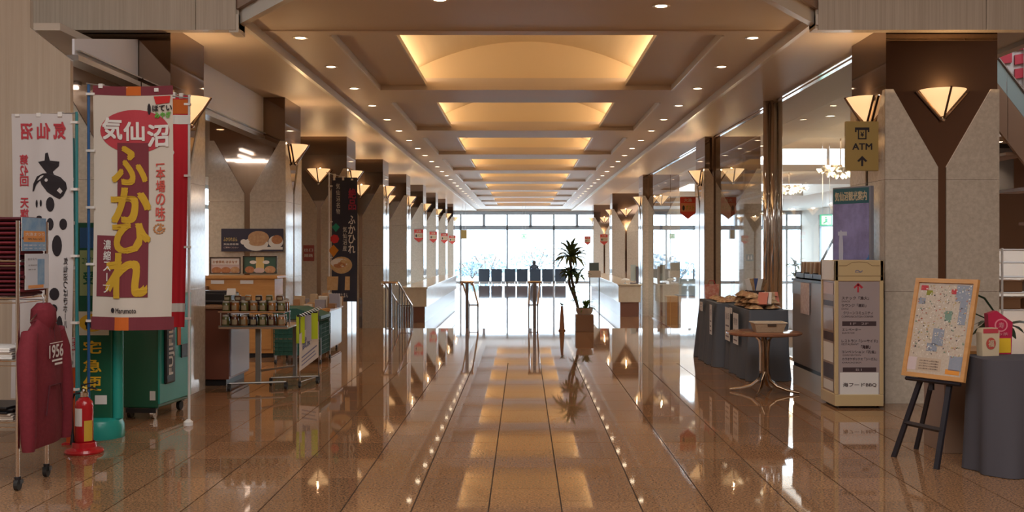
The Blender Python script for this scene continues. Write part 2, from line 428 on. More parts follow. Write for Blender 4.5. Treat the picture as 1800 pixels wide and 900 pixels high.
# shop headers (white fascia over the left hand shop) and its lower ceiling
HX = -3.71
sh = MB().prism([(8.84, 3.10), (10.3, 3.10), (10.3, 3.51), (8.84, 3.23)], HX - .02, HX, axis='x').box(HX - .12, HX, 11.4, 15.28, 3.10, 3.66)
hd = struct('wall_shop_header', sh, WHITEP)
MB().box(HX - .14, HX + .025, 8.86, 10.3, 3.055, 3.10).box(HX - .14, HX + .025, 11.4, 15.26, 3.055, 3.10).box(HX - .02, HX + .04, 8.86, 10.3, 3.13, 3.14).box(HX - .02, HX + .04, 11.4, 15.26, 3.13, 3.14).build('rail', STEEL, hd)
struct('ceiling', MB().box(-9, HX - .12, 8.84, 15.26, 3.3, 3.36).box(-9, HX, 16.35, 16.5, 2.6, 3.66), WALLC)
struct('wall_right', MB().box(16, 16.2, 16, 40, -.5, 5).box(16, 16.2, 40, 58, 3.3, 5).box(16, 16.2, 58, 61.5, -.5, 5).box(16, 16.2, 40, 58, -.5, -.3).box(9.0, 16, 16.9, 17.1, -.0, 6.7), WALLC)
# brown wall behind the stair, right edge
struct('wall_stair', MB().box(5.2, 9.0, 15.9, 16.1, 1.46, 6.6), BROWNW)

# ============================================================ END WINDOW
def window(name, x0, x1, Y, z0, zt, z1, pitch, first, mat_f):
    root = thing(name, 'x', 'x'); del root['label']; del root['category']; root['kind'] = 'structure'
    xs = [x0]; x = first
    while x < x1 - .3:
        if x > x0 + .3: xs.append(x)
        x += pitch
    xs.append(x1)
    MB().box(x0, x1, Y, Y + .14, z1, z1 + .2).box(x0, x1, Y, Y + .12, zt - .13, zt + .11).box(x0, x1, Y, Y + .12, z0, z0 + .08).build('window_frame', mat_f, root)
    pm = B(-.05, .05, 0, .12, z0, z1).build('mullion', mat_f, root); pm.location = (xs[0], Y, 0)
    tmn = B(-.08, .08, .0, .12, zt, z1).build('mullion', mat_f, root); tmn.location = (xs[0] + pitch / 4, Y, 0)
    pane = B(-.5, .5, 0, .01, z0, zt).build('pane', GL, root); pane.location = (xs[0] + .5, Y + .05, 0); pane.scale = (.01, 1, 1)
    first_ = True
    for a, b in zip(xs[:-1], xs[1:]):
        for base, xx in ((pm, b),) + (((tmn, (a + b) / 2),) if b - a > 1 else ()):
            o = base.copy(); COL.objects.link(o); o.location = (xx, Y, 0)
        o = B(a + .05, b - .05, 0, .01, z0 + .08, zt - .07).build('pane', GL, root); o.location = (0, Y + .05, 0)
        o = B(a + .05, b - .05, 0, .01, zt + .11, z1).build('pane', GL, root); o.location = (0, Y + .05, 0)
    bpy.data.objects.remove(pane)
    return root
FR = mat('window_frame', (0.30, 0.34, 0.38), 0.4)
window('window_1', -9, 16, 61.5, -.48, 2.68, 3.42, 2.68, -.93 - 2.68 * 4, FR)
struct('wall_end', MB().box(-9.2, 16.2, 61.5, 61.7, 3.6, 5.1), WALLC)
def side_window(name, X, y0, y1):
    root = MB().box(X - .06, X + .06, y0, y1, -.3, -.2).box(X - .06, X + .06, y0, y1, 2.62, 2.74).box(X - .06, X + .06, y0, y1, 3.2, 3.3).build(name, FR); root['kind'] = 'structure'
    k = int((y1 - y0) / 2.8)
    for i in range(k + 1):
        y = y0 + (y1 - y0) * i / k; B(X - .05, X + .05, y - .04, y + .04, -.3, 3.3).build('mullion', FR, root)
    B(X - .005, X + .005, y0, y1, -.2, 3.2).build('pane', GL, root)
side_window('fill_window_2', -9.1, 30, 58); side_window('window_3', 16.1, 40, 58)  # left windows unseen, added to brighten the far lobby; right ones repeat them
p = light('window_portal', 'AREA', (-9.4, 44, 1.5), 1, rot=(0, -pi / 2, 0), size=3.7, size_y=28); p.data.cycles.is_portal = True
p = light('window_portal', 'AREA', (16.4, 49, 1.5), 1, rot=(0, pi / 2, 0), size=3.7, size_y=18); p.data.cycles.is_portal = True

# outside: pale ground, low hill, shrubs
SNOW = mat('pale_ground', (0.70, 0.71, 0.72), 0.9, noise=(0.15, (0.55, 0.57, 0.60), 1))
HILL = mat('pale_hill', (0.48, 0.52, 0.55), 0.95, noise=(0.35, (0.72, 0.70, 0.70), 1.0))
g = MB(); q(g, -140, 160, -30, 61.6, -.62); q(g, -140, 160, 61.6, 120, -.62)
struct('ground', g, SNOW)
hm = MB(); nx, ny = 60, 14; vs = []
for j in range(ny + 1):
    for i in range(nx + 1):
        x = -140 + 300 * i / nx; t = j / ny; y = 100 + 70 * t
        z = -.7 + 15 * t * (0.75 + .3 * math.sin(x * .045 + 1) + .12 * math.sin(x * .21)) * (1.2 - .4 * t)
        vs.append((x, y, z))
hm.add(vs, [(j * (nx + 1) + i, j * (nx + 1) + i + 1, (j + 1) * (nx + 1) + i + 1, (j + 1) * (nx + 1) + i) for j in range(ny) for i in range(nx)])
struct('hillside', hm, HILL, smooth=True)
BUSH = mat('shrub_leaf', (0.20, 0.28, 0.34), 0.9)
def shrub(px, Y, wd, h, label):
    t = thing('shrub', label, 'shrub', (PX(px, Y), Y, -.62), group='shrubs outside the end window')
    m = MB()
    for i in range(260):
        a = R.uniform(0, 2 * pi); rr = wd / 2 * R.random() ** .5; z = R.uniform(.15, 1) * h * (1 - .45 * (rr / (wd / 2)) ** 2)
        c = Vector((rr * math.cos(a), rr * math.sin(a) * .8, z)); d1 = Vector((R.gauss(0, 1), R.gauss(0, 1), R.gauss(0, 1))).normalized() * .16
        d2 = d1.cross(Vector((R.gauss(0, 1), R.gauss(0, 1), R.gauss(0, 1)))).normalized() * .09
        m.add([c - d1, c + d2, c + d1, c - d2], [(0, 1, 2, 3)])
    o = m.build('foliage', BUSH, t); o['kind'] = 'stuff'
    s = MB()
    for i in range(7):
        a = 2 * pi * i / 7; s.tube([(0, 0, 0), (math.cos(a) * wd * .3, math.sin(a) * wd * .25, h * .8)], .03, 5)
    s.build('stem', mat('bark', (.12, .08, .06), .8), t)
shrub(857, 78, 3.4, 1.9, 'bluish shrub outside the window left of the seat row')
shrub(940, 82, 3.8, 2.3, 'bluish shrub outside the window above the seated person')
shrub(830, 74, 2.6, 1.3, 'low bluish shrub outside the window at far left')
shrub(1195, 70, 4.2, 2.2, 'bluish shrub outside seen between right columns')

# ============================================================ COLUMNS
def column_proto(zb):
    root = thing('column', 'x', 'column', (0, 0, 0))
    W = .55; I = .537
    B(-I, I, -I, I, zb, HC).build('core', BRONZE, root)
    zs = [zb, 1.08, 2.16]
    def slab(pts, face):
        m = MB().prism(pts, W, I - .002, axis='y')       # polygon (u, z) lying in the face y = -W
        out = MB(); c = {'f': 0, 'r': 1, 'l': 3}[face] * pi / 2
        vs = []
        for (x, y, z) in m.v:
            y = -y; vs.append((x * math.cos(c) - y * math.sin(c), x * math.sin(c) + y * math.cos(c), z))
        out.add(vs, m.f); return out.build('slab', STONE, root)
    e = .0012
    for face in ('f', 'r', 'l'):
        for s in (-1, 1):
            lo = min if s < 0 else max
            for a, b in zip(zs[:-1], zs[1:]):
                pts = [(s * .04, a + e), (s * W, a + e), (s * W, b - e), (s * .04, b - e)]
                slab(pts if s > 0 else pts[::-1], face)
            pts = [(s * .04, 2.16 + e), (s * W, 2.16 + e), (s * W, 3.03), (s * .47, 3.03), (s * .04, 2.28)]
            slab(pts if s > 0 else pts[::-1], face)
    B(-W, W, I - .001, W, zb, 3.03).build('slab', STONE, root)
    return root
cp_hi = column_proto(0.0); cp_lo = column_proto(-.48)
ORD = ['nearest', 'second', 'third', 'fourth', 'fifth', 'sixth', 'seventh', 'eighth', 'ninth']
used = set()
def put_column(x, y, low, label, grp):
    src = cp_lo if low else cp_hi
    if low in used: o = copy_tree(src, (x, y, 0))
    else: o = src; o.location = (x, y, 0); used.add(low)
    o['label'] = label; o['group'] = grp; return o
LX, RX = -3.94, 4.034
LY = [10.85 + 5.2 * k for k in range(9)]
LY[1] = 15.8; LY[2] = 21.15
RY = [10.85, 21.15, 31.85, 42.6, 53.8]
ll = ['polished stone column on the left behind the tall red and white banners',
      'polished stone column on the left behind the jar table with food posters',
      'polished stone column on the left beside the dark food banner',
      'polished stone column fourth on the left, at the head of the steps',
      'polished stone column fifth on the left, behind the twin handrails',
      'stone column sixth on the left with the largest hung red-edged pennant',
      'stone column seventh on the left with a small hung pennant',
      'stone column eighth on the left with a small hung pennant',
      'farthest stone column on the left near the end window']
rl = ['large polished stone column on the right beside the gold cash machine sign',
      'polished stone column on the right behind the snack covered cloth table',
      'polished stone column third on the right, beside the pale marble counter',
      'polished stone column fourth on the right, behind the marble counter',
      'farthest stone column on the right, behind the tall potted plant']
for k, y in enumerate(LY): put_column(LX, y, k >= 2, ll[k], 'columns along the left side of the aisle')
for k, y in enumerate(RY): put_column(RX, y, k >= 1, rl[k], 'columns along the right side of the aisle')

# ------------------------------------------------------------ wall sconces
SHADE = mat('lamp_glass', (0.85, 0.62, 0.36), 0.35, emit=(1.0, 0.60, 0.28), estr=0.62)
def sconce_proto():
    t = thing('wall_sconce', 'x', 'lamp')
    # half cone of glass, wall at y = 0, opening upwards, bulging to -y
    m = MB(); m.lathe([(.012, -.25), (.07, -.18), (.145, -.09), (.22, 0)], n=14, a0=pi, a1=2 * pi, sy=.95)
    m.build('shade', SHADE, t, smooth=True, solid=.004)
    m = MB()
    for s in (-1, 1): m.tube([(s * .255, -.008, -.01), (s * .015, -.008, -.285)], .012, 6)
    m.tube([(0, -.225, .005), (0, -.03, -.29)], .011, 6)
    m.build('bracket', BRONZED, t)
    MB().sphere((0, -.03, -.285), .022, 6).build('finial', CHROME, t)
    MB().sphere((0, -.085, -.085), .03, 6).build('bulb', emis('bulb', (1, .72, .4), 14), t)
    return t
sp = sconce_proto(); first = [True]
def sconce(x, y, z, rz, label, group, e=0):
    if first[0]: o = sp; o.location = (x, y, z); o.rotation_euler = (0, 0, rz); first[0] = False
    else: o = copy_tree(sp, (x, y, z), rz)
    o['label'] = label; o['group'] = group
    if e:
        d = Vector((math.sin(rz), -math.cos(rz), 0)) * .14
        light('sconce_light', 'POINT', (x + d.x * .7, y + d.y * .7, z + .015), e, WARM, shadow_soft_size=.018)
ZS = 3.02
for k, y in enumerate(RY):
    nm = ORD[k] if k else 'nearest'
    sconce(RX, y - .552, ZS, 0, 'lit glass wall sconce on the front of the %s right column' % nm, 'wall sconces on the right columns', 9 if k < 3 else 5)
    sconce(RX - .552, y, ZS, -pi / 2, 'lit glass wall sconce on the aisle side of the %s right column' % nm, 'wall sconces on the right columns', 9 if k < 3 else 5)
for k, y in enumerate(LY):
    nm = ORD[k]
    if k >= 2: sconce(LX, y - .552, ZS, 0, 'lit glass wall sconce on the front of the %s left column' % nm, 'wall sconces on the left columns', 9 if k < 5 else 4)
    sconce(LX + .552, y, ZS, pi / 2, 'lit glass wall sconce on the aisle side of the %s left column' % nm, 'wall sconces on the left columns', 9 if k < 5 else 4)

# ------------------------------------------------------------ recessed downlights
DL = emis('downlight_lens', (1, .80, .55), 9)
def downlight_proto():
    t = thing('downlight', 'x', 'lamp')
    MB().lathe([(.055, 0), (.082, -.004), (.085, .002), (.055, .004)], n=18).build('trim_ring', mat('lamp_ring', (.75, .66, .55), .3), t, smooth=True)
    MB().lathe([(.0001, .0), (.056, .0)], n=18).build('lens', DL, t)
    return t
dp = downlight_proto(); fd = [True]
def downlight(x, y, z, label, group, e):
    if fd[0]: o = dp; o.location = (x, y, z); fd[0] = False
    else: o = copy_tree(dp, (x, y, z))
    o['label'] = label; o['group'] = group
    if e: light('downlight_beam', 'SPOT', (x, y, z - .03), e, (1, .72, .45), spot_size=math.radians(100), spot_blend=.8, shadow_soft_size=.05)
DLO = ['first', 'second', 'third', 'fourth', 'fifth', 'sixth', 'seventh', 'eighth', 'ninth', 'tenth', 'eleventh', 'twelfth', 'thirteenth', 'fourteenth']
k = 0
while 11.35 + 1.8 * k < 60:
    y = 11.35 + 1.8 * k
    for s in (-1, 1):
        sd = 'left' if s < 0 else 'right'
        downlight(XC + s * 2.4, y, HT - .003, ('%s recessed downlight from the front in the %s ceiling row' % (DLO[k], sd)) if k < 14 else 'tiny recessed downlight far down the %s row of the raised ceiling' % sd,
                  'downlights in the %s row' % ('left' if s < 0 else 'right'), 26)
    k += 1
downlight(-.75, 9.6, HT - .003, 'round recessed downlight at the top edge left of centre', 'downlights over the entrance bay', 30)
downlight(1.27, 9.85, HT - .003, 'round recessed downlight at the top edge right of centre', 'downlights over the entrance bay', 30)
for (x, y) in ((5.0, 17.4), (5.0, 22.5), (6.5, 21), (5, 31.5), (8, 20.5)):
    downlight(x, y, HC - .003, 'round recessed downlight in the pale lounge ceiling', 'downlights in the lounge ceiling', 20)
for (x, y) in ((-4.6, 14.3), (-5.6, 12.2), (-6.4, 8.95 + 1), (-5.2, 9.9)):
    downlight(x, y, 3.297, 'round recessed downlight in the low shop ceiling', 'downlights in the shop ceiling', 20)
# fluorescent tubes over the open lobby, seen in the column mirror
for i, (x, y, rz, L) in enumerate(((-5.0, 11.2, pi / 2, .9), (-5.35, 10.0, pi / 2, .9), (-5.6, 9.35, 0, 1.0), (-5.3, 9.05, 0, 1.0))):
    t = thing('tube_lamp', 'white fluorescent tube lamp on the low shop ceiling at left', 'lamp', (x, y, 3.26), rz, 'fluorescent tubes in the shop')
    B(-L / 2, L / 2, -.05, .05, .0, .04).build('housing', WHITE, t)
    T([(-L / 2 + .02, 0, -.025), (L / 2 - .02, 0, -.025)], .02).build('tube', emis('tube', (.93, .97, 1), 9), t)

# ============================================================ GLASS PARTITION, right
def partition(name, panes):
    root = MB()
    for (a, b, z0) in panes:
        root.box(3.62, 3.68, a, b, HC - .07, HC - .045).box(3.62, 3.68, a, b, HC - .02, HC)
    root = root.build(name, CHROME); root['kind'] = 'structure'
    for (a, b, z0) in panes:
        B(3.645, 3.655, a + .01, b - .01, z0 + .01, HC - .07).build('pane', GL, root)
        B(3.63, 3.67, a, b, z0, z0 + .02).build('rail', CHROME, root)
    return root
partition('window_4', [(11.42, 15.5, 0), (15.8, 20.38, 0)])
partition('window_6', [(21.75, 26.5, -.48), (26.56, 31.2, -.48)])
struct('trim_4', B(3.63, 3.67, 20.38, 20.42, 0, HC), BRONZED)
pt = thing('chrome_post', 'cluster of three tall polished chrome tubes beside the snack tables', 'post', (3.65, 15.65, 0))
for (dx, dy) in ((-.09, 0), (0, -.05), (.09, 0)): T([(dx, dy, 0), (dx, dy, HC)], .052, 16).build('tube', CHROME, pt).data.polygons.foreach_set('use_smooth', [True] * 18)
B(-.15, .15, -.11, .08, 0, .02).build('foot_plate', CHROME, pt)

# ============================================================ LEFT FOREGROUND
MAROON = mat('maroon_cotton', (0.15, 0.010, 0.02), 0.85, noise=(40, (0.20, 0.018, 0.032), 1), bump=.2)
MAROON2 = mat('maroon_fold', (0.09, 0.010, 0.018), 0.8)
SIGNRED = mat('sign_red', (0.55, 0.02, 0.03), 0.5)
REDP = mat('red_print', (0.50, 0.05, 0.07), 0.75)
BANW = mat('banner_cloth', (0.66, 0.60, 0.53), 0.85)
BANW2 = mat('banner_cloth_white', (0.62, 0.59, 0.60), 0.85)
MAR_P = mat('banner_maroon', (0.20, 0.035, 0.05), 0.85)
ORG_P = mat('banner_orange', (0.62, 0.14, 0.02), 0.85)
YEL_P = mat('banner_gold', (0.62, 0.38, 0.03), 0.85)
WHT_P = mat('print_white', (0.78, 0.76, 0.74), 0.8)
BLK_P = mat('print_black', (0.02, 0.015, 0.02), 0.8)
BRED = mat('banner_red', (0.58, 0.015, 0.03), 0.8)
POLEB = mat('pole_blue', (0.02, 0.10, 0.28), 0.35)
POLET = mat('pole_teal', (0.03, 0.22, 0.24), 0.35)

# --- wheeled steel shelf with folded sweatshirts
rk = thing('wheeled_shelf', 'tall chrome shelf on black casters holding folded maroon sweatshirts', 'shelf', (-3.56, 6.82, 0))
RX0, RX1, RY0, RY1 = -3.99, -3.13, 6.62, 7.02
off = (-3.56, 6.82, 0)
for (x, y) in ((RX0, RY0), (RX1, RY0), (RX0, RY1), (RX1, RY1)):
    T([(x, y, .07), (x, y, 1.67)], .0125, 10).build('post', CHROME, rk, off, smooth=True)
    c = MB().tube([(x - .012, y, .036), (x + .012, y, .036)], .036, 14).build('caster', RUBBER, rk, off)
    MB().tube([(x, y, .05), (x, y, .085)], .02, 8).box(x - .022, x + .022, y - .012, y + .03, .04, .065).build('caster_fork', BLACK, c, (0, 0, 0)).location = (-off[0], -off[1], 0)
for z in (.42, .80, 1.19, 1.42):
    m = MB()
    for y in (RY0, RY1): m.tube([(RX0, y, z), (RX1, y, z)], .006, 6); m.tube([(RX0, y, z - .03), (RX1, y, z - .03)], .004, 6)
    for x in (RX0, RX1): m.tube([(x, RY0, z), (x, RY1, z)], .006, 6); m.tube([(x, RY0, z - .03), (x, RY1, z - .03)], .004, 6)
    for i in range(1, 18): x = RX0 + (RX1 - RX0) * i / 18; m.tube([(x, RY0, z), (x, RY1, z)], .0025, 4)
    m.build('wire_shelf', CHROME, rk, off)
for (z, n, lab, g) in ((1.426, 9, 'folded maroon sweatshirt in the pile on the top shelf', 'sweatshirts on the top shelf'),
                       (1.196, 8, 'folded maroon sweatshirt in the pile under the top shelf', 'sweatshirts on the second shelf')):
    for stk, xc in enumerate((-3.30,)):
        for i in range(n if z > 1.3 else 8):
            hh = .027 if z < 1.3 else .03
            m = MB(); wd, dp_ = .17 + R.uniform(-.01, .01), .18
            pts = []
            for a in range(12):
                t = 2 * pi * a / 12; pts.append((dp_ * math.copysign(abs(math.cos(t)) ** .45, math.cos(t)), hh / 2 * math.copysign(abs(math.sin(t)) ** .8, math.sin(t)) + hh / 2))
            m.prism([(p[0], p[1]) for p in pts], -wd, wd, axis='x')
            o = m.build('folded_sweatshirt', MAROON if i % 2 else MAROON2, smooth=True)
            o.location = (xc + R.uniform(-.01, .01), 6.82, z + i * hh); o.rotation_euler = (0, 0, R.uniform(-.05, .05)); tag(o, DLO[i] + ' ' + lab.replace('in the pile', 'from the bottom of the pile'), 'sweatshirt', g)
for (z, n) in ((.806, 5), (.426, 6)):
    for i in range(n):
        o = B(-.17, .17, -.16, .16, 0, .014).build('folded_shirt', PAPER if z > .7 and i != 2 else (BLACK if i > 2 else WALLC), bevel=.004)
        o.location = (-3.36, 6.8, z + .0145 * i); o.rotation_euler = (0, 0, R.uniform(-.1, .1))
        tag(o, 'pale folded shirt on the third shelf of the steel rack' if z > .7 else 'folded cloth on the lowest shelf of the steel rack', 'shirt', 'shirts on the lower shelves')
# leaflets clipped to the rack end
def leaflet(name, label, x0, x1, y0, y1, Y, prints, tilt=0):
    yc = -3.113 * F / ((x0 + x1) / 2 - CX)
    t = thing(name, label, 'leaflet', (-3.113 if Y < 6.595 else -3.116, yc, PZ(y1, yc)), pi / 2)
    wd = abs(-3.113 * F / (x0 - CX) + 3.113 * F / (x1 - CX)) / 2; h = (y1 - y0) * yc / F
    B(-wd, wd, 0, .004, 0, h).build('sheet', PAPER, t)
    for i_, (a, b, c, d, m, txt) in enumerate(prints):
        pr_ = Print(plane_map((-wd, 0, 0), (1, 0, 0), (0, 0, 1), (0, -1, 0), .0012 * (i_ + 1)))
        if txt: pr_.text(txt, a * 2 * wd, b * 2 * wd, c * h, d * h)
        else: pr_.rect(a * 2 * wd, b * 2 * wd, c * h, d * h)
        pr_.build('print', m, t)
    return t
BLUEP = mat('leaf_blue', (0.05, 0.22, 0.50), 0.5, noise=(9, (0.35, 0.50, 0.62), 1))
ORP = mat('leaf_orange', (0.72, 0.28, 0.04), 0.5)
leaflet('leaflet', 'blue and orange leaflet clipped high on the steel rack', 40, 82, 383, 441, 6.60,
        [(0, 1, 0, 1, BLUEP, 0), (.05, .95, .27, .6, ORP, 0), (.12, .9, .45, .55, WHT_P, '大漁まつり'), (.2, .8, .33, .39, BLK_P, '気仙沼'), (.05, .95, .14, .2, WHT_P, '開催中です'), (.05, .95, .05, .1, WHT_P, '会場 ホテル')], 0)
leaflet('leaflet', 'white leaflet with blue figure clipped below the orange leaflet', 45, 86, 446, 508, 6.59,
        [(0, 1, 0, 1, mat('leaf_pale', (.62, .66, .74), .5), 0), (.5, .8, .12, .85, BLUEP, 0), (.1, .75, .03, .12, ORP, 0), (.08, .45, .82, .88, BLK_P, 'おかえり'), (.08, .45, .66, .7, BLK_P, '全国巡回'), (.08, .4, .54, .58, BLK_P, '展示会')], .12)
# --- hoodie on a hanger, facing the aisle
hx = -3.06
hd_ = thing('hoodie', 'maroon hoodie with white chest print hanging from the steel shelf', 'hoodie', (hx, 6.82, .25))
prof = [(.25, .24, .06), (.30, .26, .075), (.5, .255, .085), (.75, .25, .09), (.90, .245, .085), (.98, .20, .075), (1.03, .12, .065), (1.07, .08, .055)]
def hoodie_pt(t, i):
    z, a, b = prof[i]; fold = 1 + .10 * math.sin(5 * t + i * .6) * (1 if i < 5 else .3)
    return (b * .7 * math.cos(t) * fold, a * math.sin(t), z - .25)
vs = [hoodie_pt(2 * pi * k / 32, i) for i in range(len(prof)) for k in range(32)]
m = MB().add(vs, [(i * 32 + k, i * 32 + (k + 1) % 32, (i + 1) * 32 + (k + 1) % 32, (i + 1) * 32 + k) for i in range(len(prof) - 1) for k in range(32)] + [tuple(range(32))[::-1]])
m.build('body', MAROON, hd_, smooth=True)
for s in (-1, 1):
    MB().tube([(0, s * .19, .72), (.005, s * .245, .60), (.02, s * .268, .35), (.025, s * .262, .06), (.025, s * .262, .0)], [.05, .058, .055, .045, .036], 14).build('sleeve', MAROON, hd_, smooth=True)
    T([(.052, s * .03, .78), (.058, s * .035, .60)], .004, 5).build('cord', MAROON2, hd_)
MB().lathe([(.07, .73), (.10, .78), (.095, .86), (.05, .90), (.02, .89)], (0, 0, 0), 18, sx=.75).build('hood', MAROON, hd_, smooth=True)
MB().tube([(.072, -.12, .20), (.075, -.08, .38), (.075, .08, .38), (.072, .12, .20)], .006, 6).build('pocket_edge', MAROON2, hd_)
pm = plane_map((.069, 0, 0), (0, 1, 0), (0, 0, 1), (1, 0, 0), .012)
Print(pm).text('1956', -.10, .10, .555, .635, .03).rect(-.09, .10, .645, .65).rect(-.06, .09, .53, .542).rect(-.02, .09, .505, .518).build('chest_print', WHT_P, hd_)
hg = thing('coat_hanger', 'dark wire hanger holding the maroon hoodie', 'hanger', (hx, 6.82, 1.0))
MB().tube([(0, 0, .12), (0, 0, .18), (-.01, 0, .205), (-.035, 0, .205), (-.065, 0, .195)], .004, 6).tube([(0, -.18, .045), (0, 0, .13), (0, .18, .045), (0, -.18, .045)], .004, 6).build('wire', STEEL, hg)

# ------------------------------------------------------------ banners
def banner(name, label, Y, box, amp, bend, cloth, prints, poleside, pole_px, pole_mat, topbar, group='tall cloth banners on poles', loops=5, sag=0):
    """box in photo pixels x0,x1,ytop,ybottom at distance Y; cloth gets soft vertical folds"""
    x0, x1, y0, y1 = box
    X0, X1, Z1, Z0 = PX(x0, Y), PX(x1, Y), PZ(y0, Y), PZ(y1, Y)
    px_pole = PX(pole_px[0], Y)
    root = thing(name, label, 'banner', (px_pole, Y, pole_px[2]), 0, group)
    of = (px_pole, Y, pole_px[2])
    def dep(x, z):
        u = (x - X0) / (X1 - X0); t = (Z1 - z) / (Z1 - Z0)
        return amp * (math.sin(u * 9 + t * 1.5) + .5 * math.sin(u * 17 + 2 + t * 3)) * (.3 + .7 * t) + .02 * math.sin(t * 4)
    def fn(px, py, d):
        x = PX(px, Y); z = PZ(py, Y); u = (x - X0) / (X1 - X0); t = (Z1 - z) / (Z1 - Z0)
        z -= sag * math.sin(pi * min(max(u, 0), 1)) * (1 - .3 * t); x += bend * (1 - t)
        return (x, Y + dep(x, z) - d, z)
    c = Print(lambda u, v: fn(u, v, 0)).rect(x0, x1, y0, y1, 28, 40).build('cloth', cloth, root, of)
    c.data.polygons.foreach_set('use_smooth', [True] * len(c.data.polygons))
    for d, nm, mt, draw in prints:
        for dr in (draw if isinstance(draw, list) else [draw]):
            pr_ = Print(lambda u, v, d=d: fn(u, v, d)); dr(pr_)
            pr_.build(nm, mt, root, of)
    zt = PZ(pole_px[1], Y)
    T([(px_pole, Y + .02, pole_px[2]), (px_pole, Y + .02, zt)], .011, 10).build('pole', pole_mat, root, of, smooth=True)
    (bx0, by0), (bx1, by1) = topbar
    T([(PX(bx0, Y), Y + .02, PZ(by0, Y)), (PX(bx1, Y), Y + .02, PZ(by1, Y))], .006, 8).build('cross_bar', STEEL, root, of)
    for i in range(loops):
        py = y0 + 15 + (y1 - y0 - 30) * i / (loops - 1); xe = x0 if poleside < 0 else x1
        a, b = sorted((PX(xe, Y), px_pole)); B(a - .012, b + .014, Y - .004, Y + .035, PZ(py, Y) - .009, PZ(py, Y) + .009).build('loop', WHT_P, root, of)
    for i in range(3):
        px = x0 + (x1 - x0) * (.1 + .35 * i); f = (px - bx0) / (bx1 - bx0); yb = by0 + (by1 - by0) * f
        xa = PX(px, Y); B(xa - .016, xa + .016, Y - .006, Y + .035, PZ(y0 + 5, Y), PZ(yb, Y) + .012).build('loop', WHT_P, root, of)
    return root, fn, of

def main_prints(sn):
    pass
def tx(p, *a, **k):  # text in picture coordinates: v grows downwards
    t, x0, x1, y0, y1 = a; return p.text(t, x0, x1, y1, y0, **k)
def tcol(p, t, xc, y0, ch, wd, bold=0.0, mirror=False):
    for i, c in enumerate(t):
        if c == ' ': continue
        yy = y0 + i * ch
        if c == 'ー': p.rect(xc - wd * .07, xc + wd * .07, yy + ch * .1, yy + ch * .85); continue
        p.text(c, xc - wd / 2, xc + wd / 2, yy + ch * .93, yy + ch * .05, bold, mirror, res=3)
# main banner: fukahire soup
main = [
 (.002, 'band', MAR_P, [lambda p: p.rect(163, 304, 150, 166, 24, 2), lambda p: p.rect(161, 308, 556, 579, 24, 2)]),
 (.004, 'band_patch', ORG_P, [lambda p: p.rect(222, 248, 150, 166, 6, 2), lambda p: p.rect(204, 228, 556, 579, 6, 2)]),
 (.003, 'emblem', REDP, lambda p: p.ell(236, 229, 61, 38, 36, 8)),
 (.006, 'panel', MAR_P, [lambda p: p.rect(205, 260, 249, 521, 10, 30), lambda p: p.rect(170, 206, 413, 520, 6, 14)]),
 (.010, 'lettering', WHT_P, [lambda p: tx(p, '気', 180, 214, 206, 243, bold=.03), lambda p: tx(p, '仙', 218, 253, 213, 245, bold=.03), lambda p: tx(p, '沼', 259, 295, 218, 256, bold=.03),
        lambda p: tcol(p, '濃縮スープ', 188, 420, 19, 13, .01)]),
 (.010, 'lettering', YEL_P, [lambda p: tx(p, 'ふ', 197, 257, 256, 322, bold=.03, slant=.05), lambda p: tx(p, 'か', 196, 262, 330, 388, bold=.045), lambda p: tx(p, 'ひ', 199, 262, 392, 442, bold=.045), lambda p: tx(p, 'れ', 188, 257, 446, 520, bold=.045)]),
 (.008, 'lettering', mat('red_ink', (.62, .10, .08), .8), lambda p: (tcol(p, '本場の味', 281, 292, 23, 16, .02), p.rect(273, 288, 286, 288), p.rect(273, 275, 286, 291), p.rect(273, 288, 385, 387), p.rect(286, 288, 381, 387))),
 (.008, 'mark', mat('fin_brown', (.50, .22, .08), .8), lambda p: [p.ell(279 + 9 * math.cos(t), 401 + 8 * math.sin(t), 2.2, 1.6, 8, 1) for t in [i * .5 for i in range(12)]] + [p.poly([(274, 404), (281, 394), (286, 402), (280, 406)])]),
 (.008, 'lettering', BLK_P, lambda p: (tx(p, 'Marumoto', 206, 240, 540, 549, bold=.01), p.ell(200, 544, 3.4, 4.5, 10, 1))),
 (.008, 'logo', mat('logo_red', (.6, .02, .02), .7), lambda p: p.poly([(270, 168), (300, 168), (298, 180), (274, 182)])),
 (.010, 'logo', BLK_P, lambda p: (tx(p, 'ほてい', 268, 302, 184, 194, bold=.04), p.ell(262, 190, 3, 10, 10, 1))),
 (.010, 'logo', mat('logo_green', (.12, .42, .05), .7), lambda p: (tx(p, 'みやぎ', 272, 300, 196, 206, bold=.05))),
]
banner('banner', 'tall cream banner with maroon panel, gold lettering and red oval', 8.12, (163, 303, 150, 579), .012, 0.0, BANW, main, -1, (154, 148, 0), POLEB, ((150, 146), (330, 172)), sag=.01)
# red banner behind it, to the right
redb = [(.003, 'stripe', WHT_P, [lambda p: p.rect(288, 331, 202, 218, 8, 2), lambda p: p.rect(288, 326, 533, 548, 8, 2)]),
        (.003, 'band', ORG_P, lambda p: p.rect(300, 326, 175, 200, 4, 2)),
        (.004, 'mark', WHT_P, [lambda p: p.ell(294, 268, 9, 6, 12, 1), lambda p: p.ell(292, 418, 8, 12, 12, 1)])]
b2, fn2, of2 = banner('banner', 'narrow red banner with white stripes hanging behind the cream banner', 9.05, (288, 326, 168, 575), .012, 0.02, BRED, redb, 1, (331, 166, 0), mat('pole_white', (.7, .7, .7), .4), ((300, 164), (334, 168)), loops=4)
MB().lathe([(.04, 0), (.04, .03), (.015, .05)], n=12).build('foot', WHITE, b2, smooth=True)
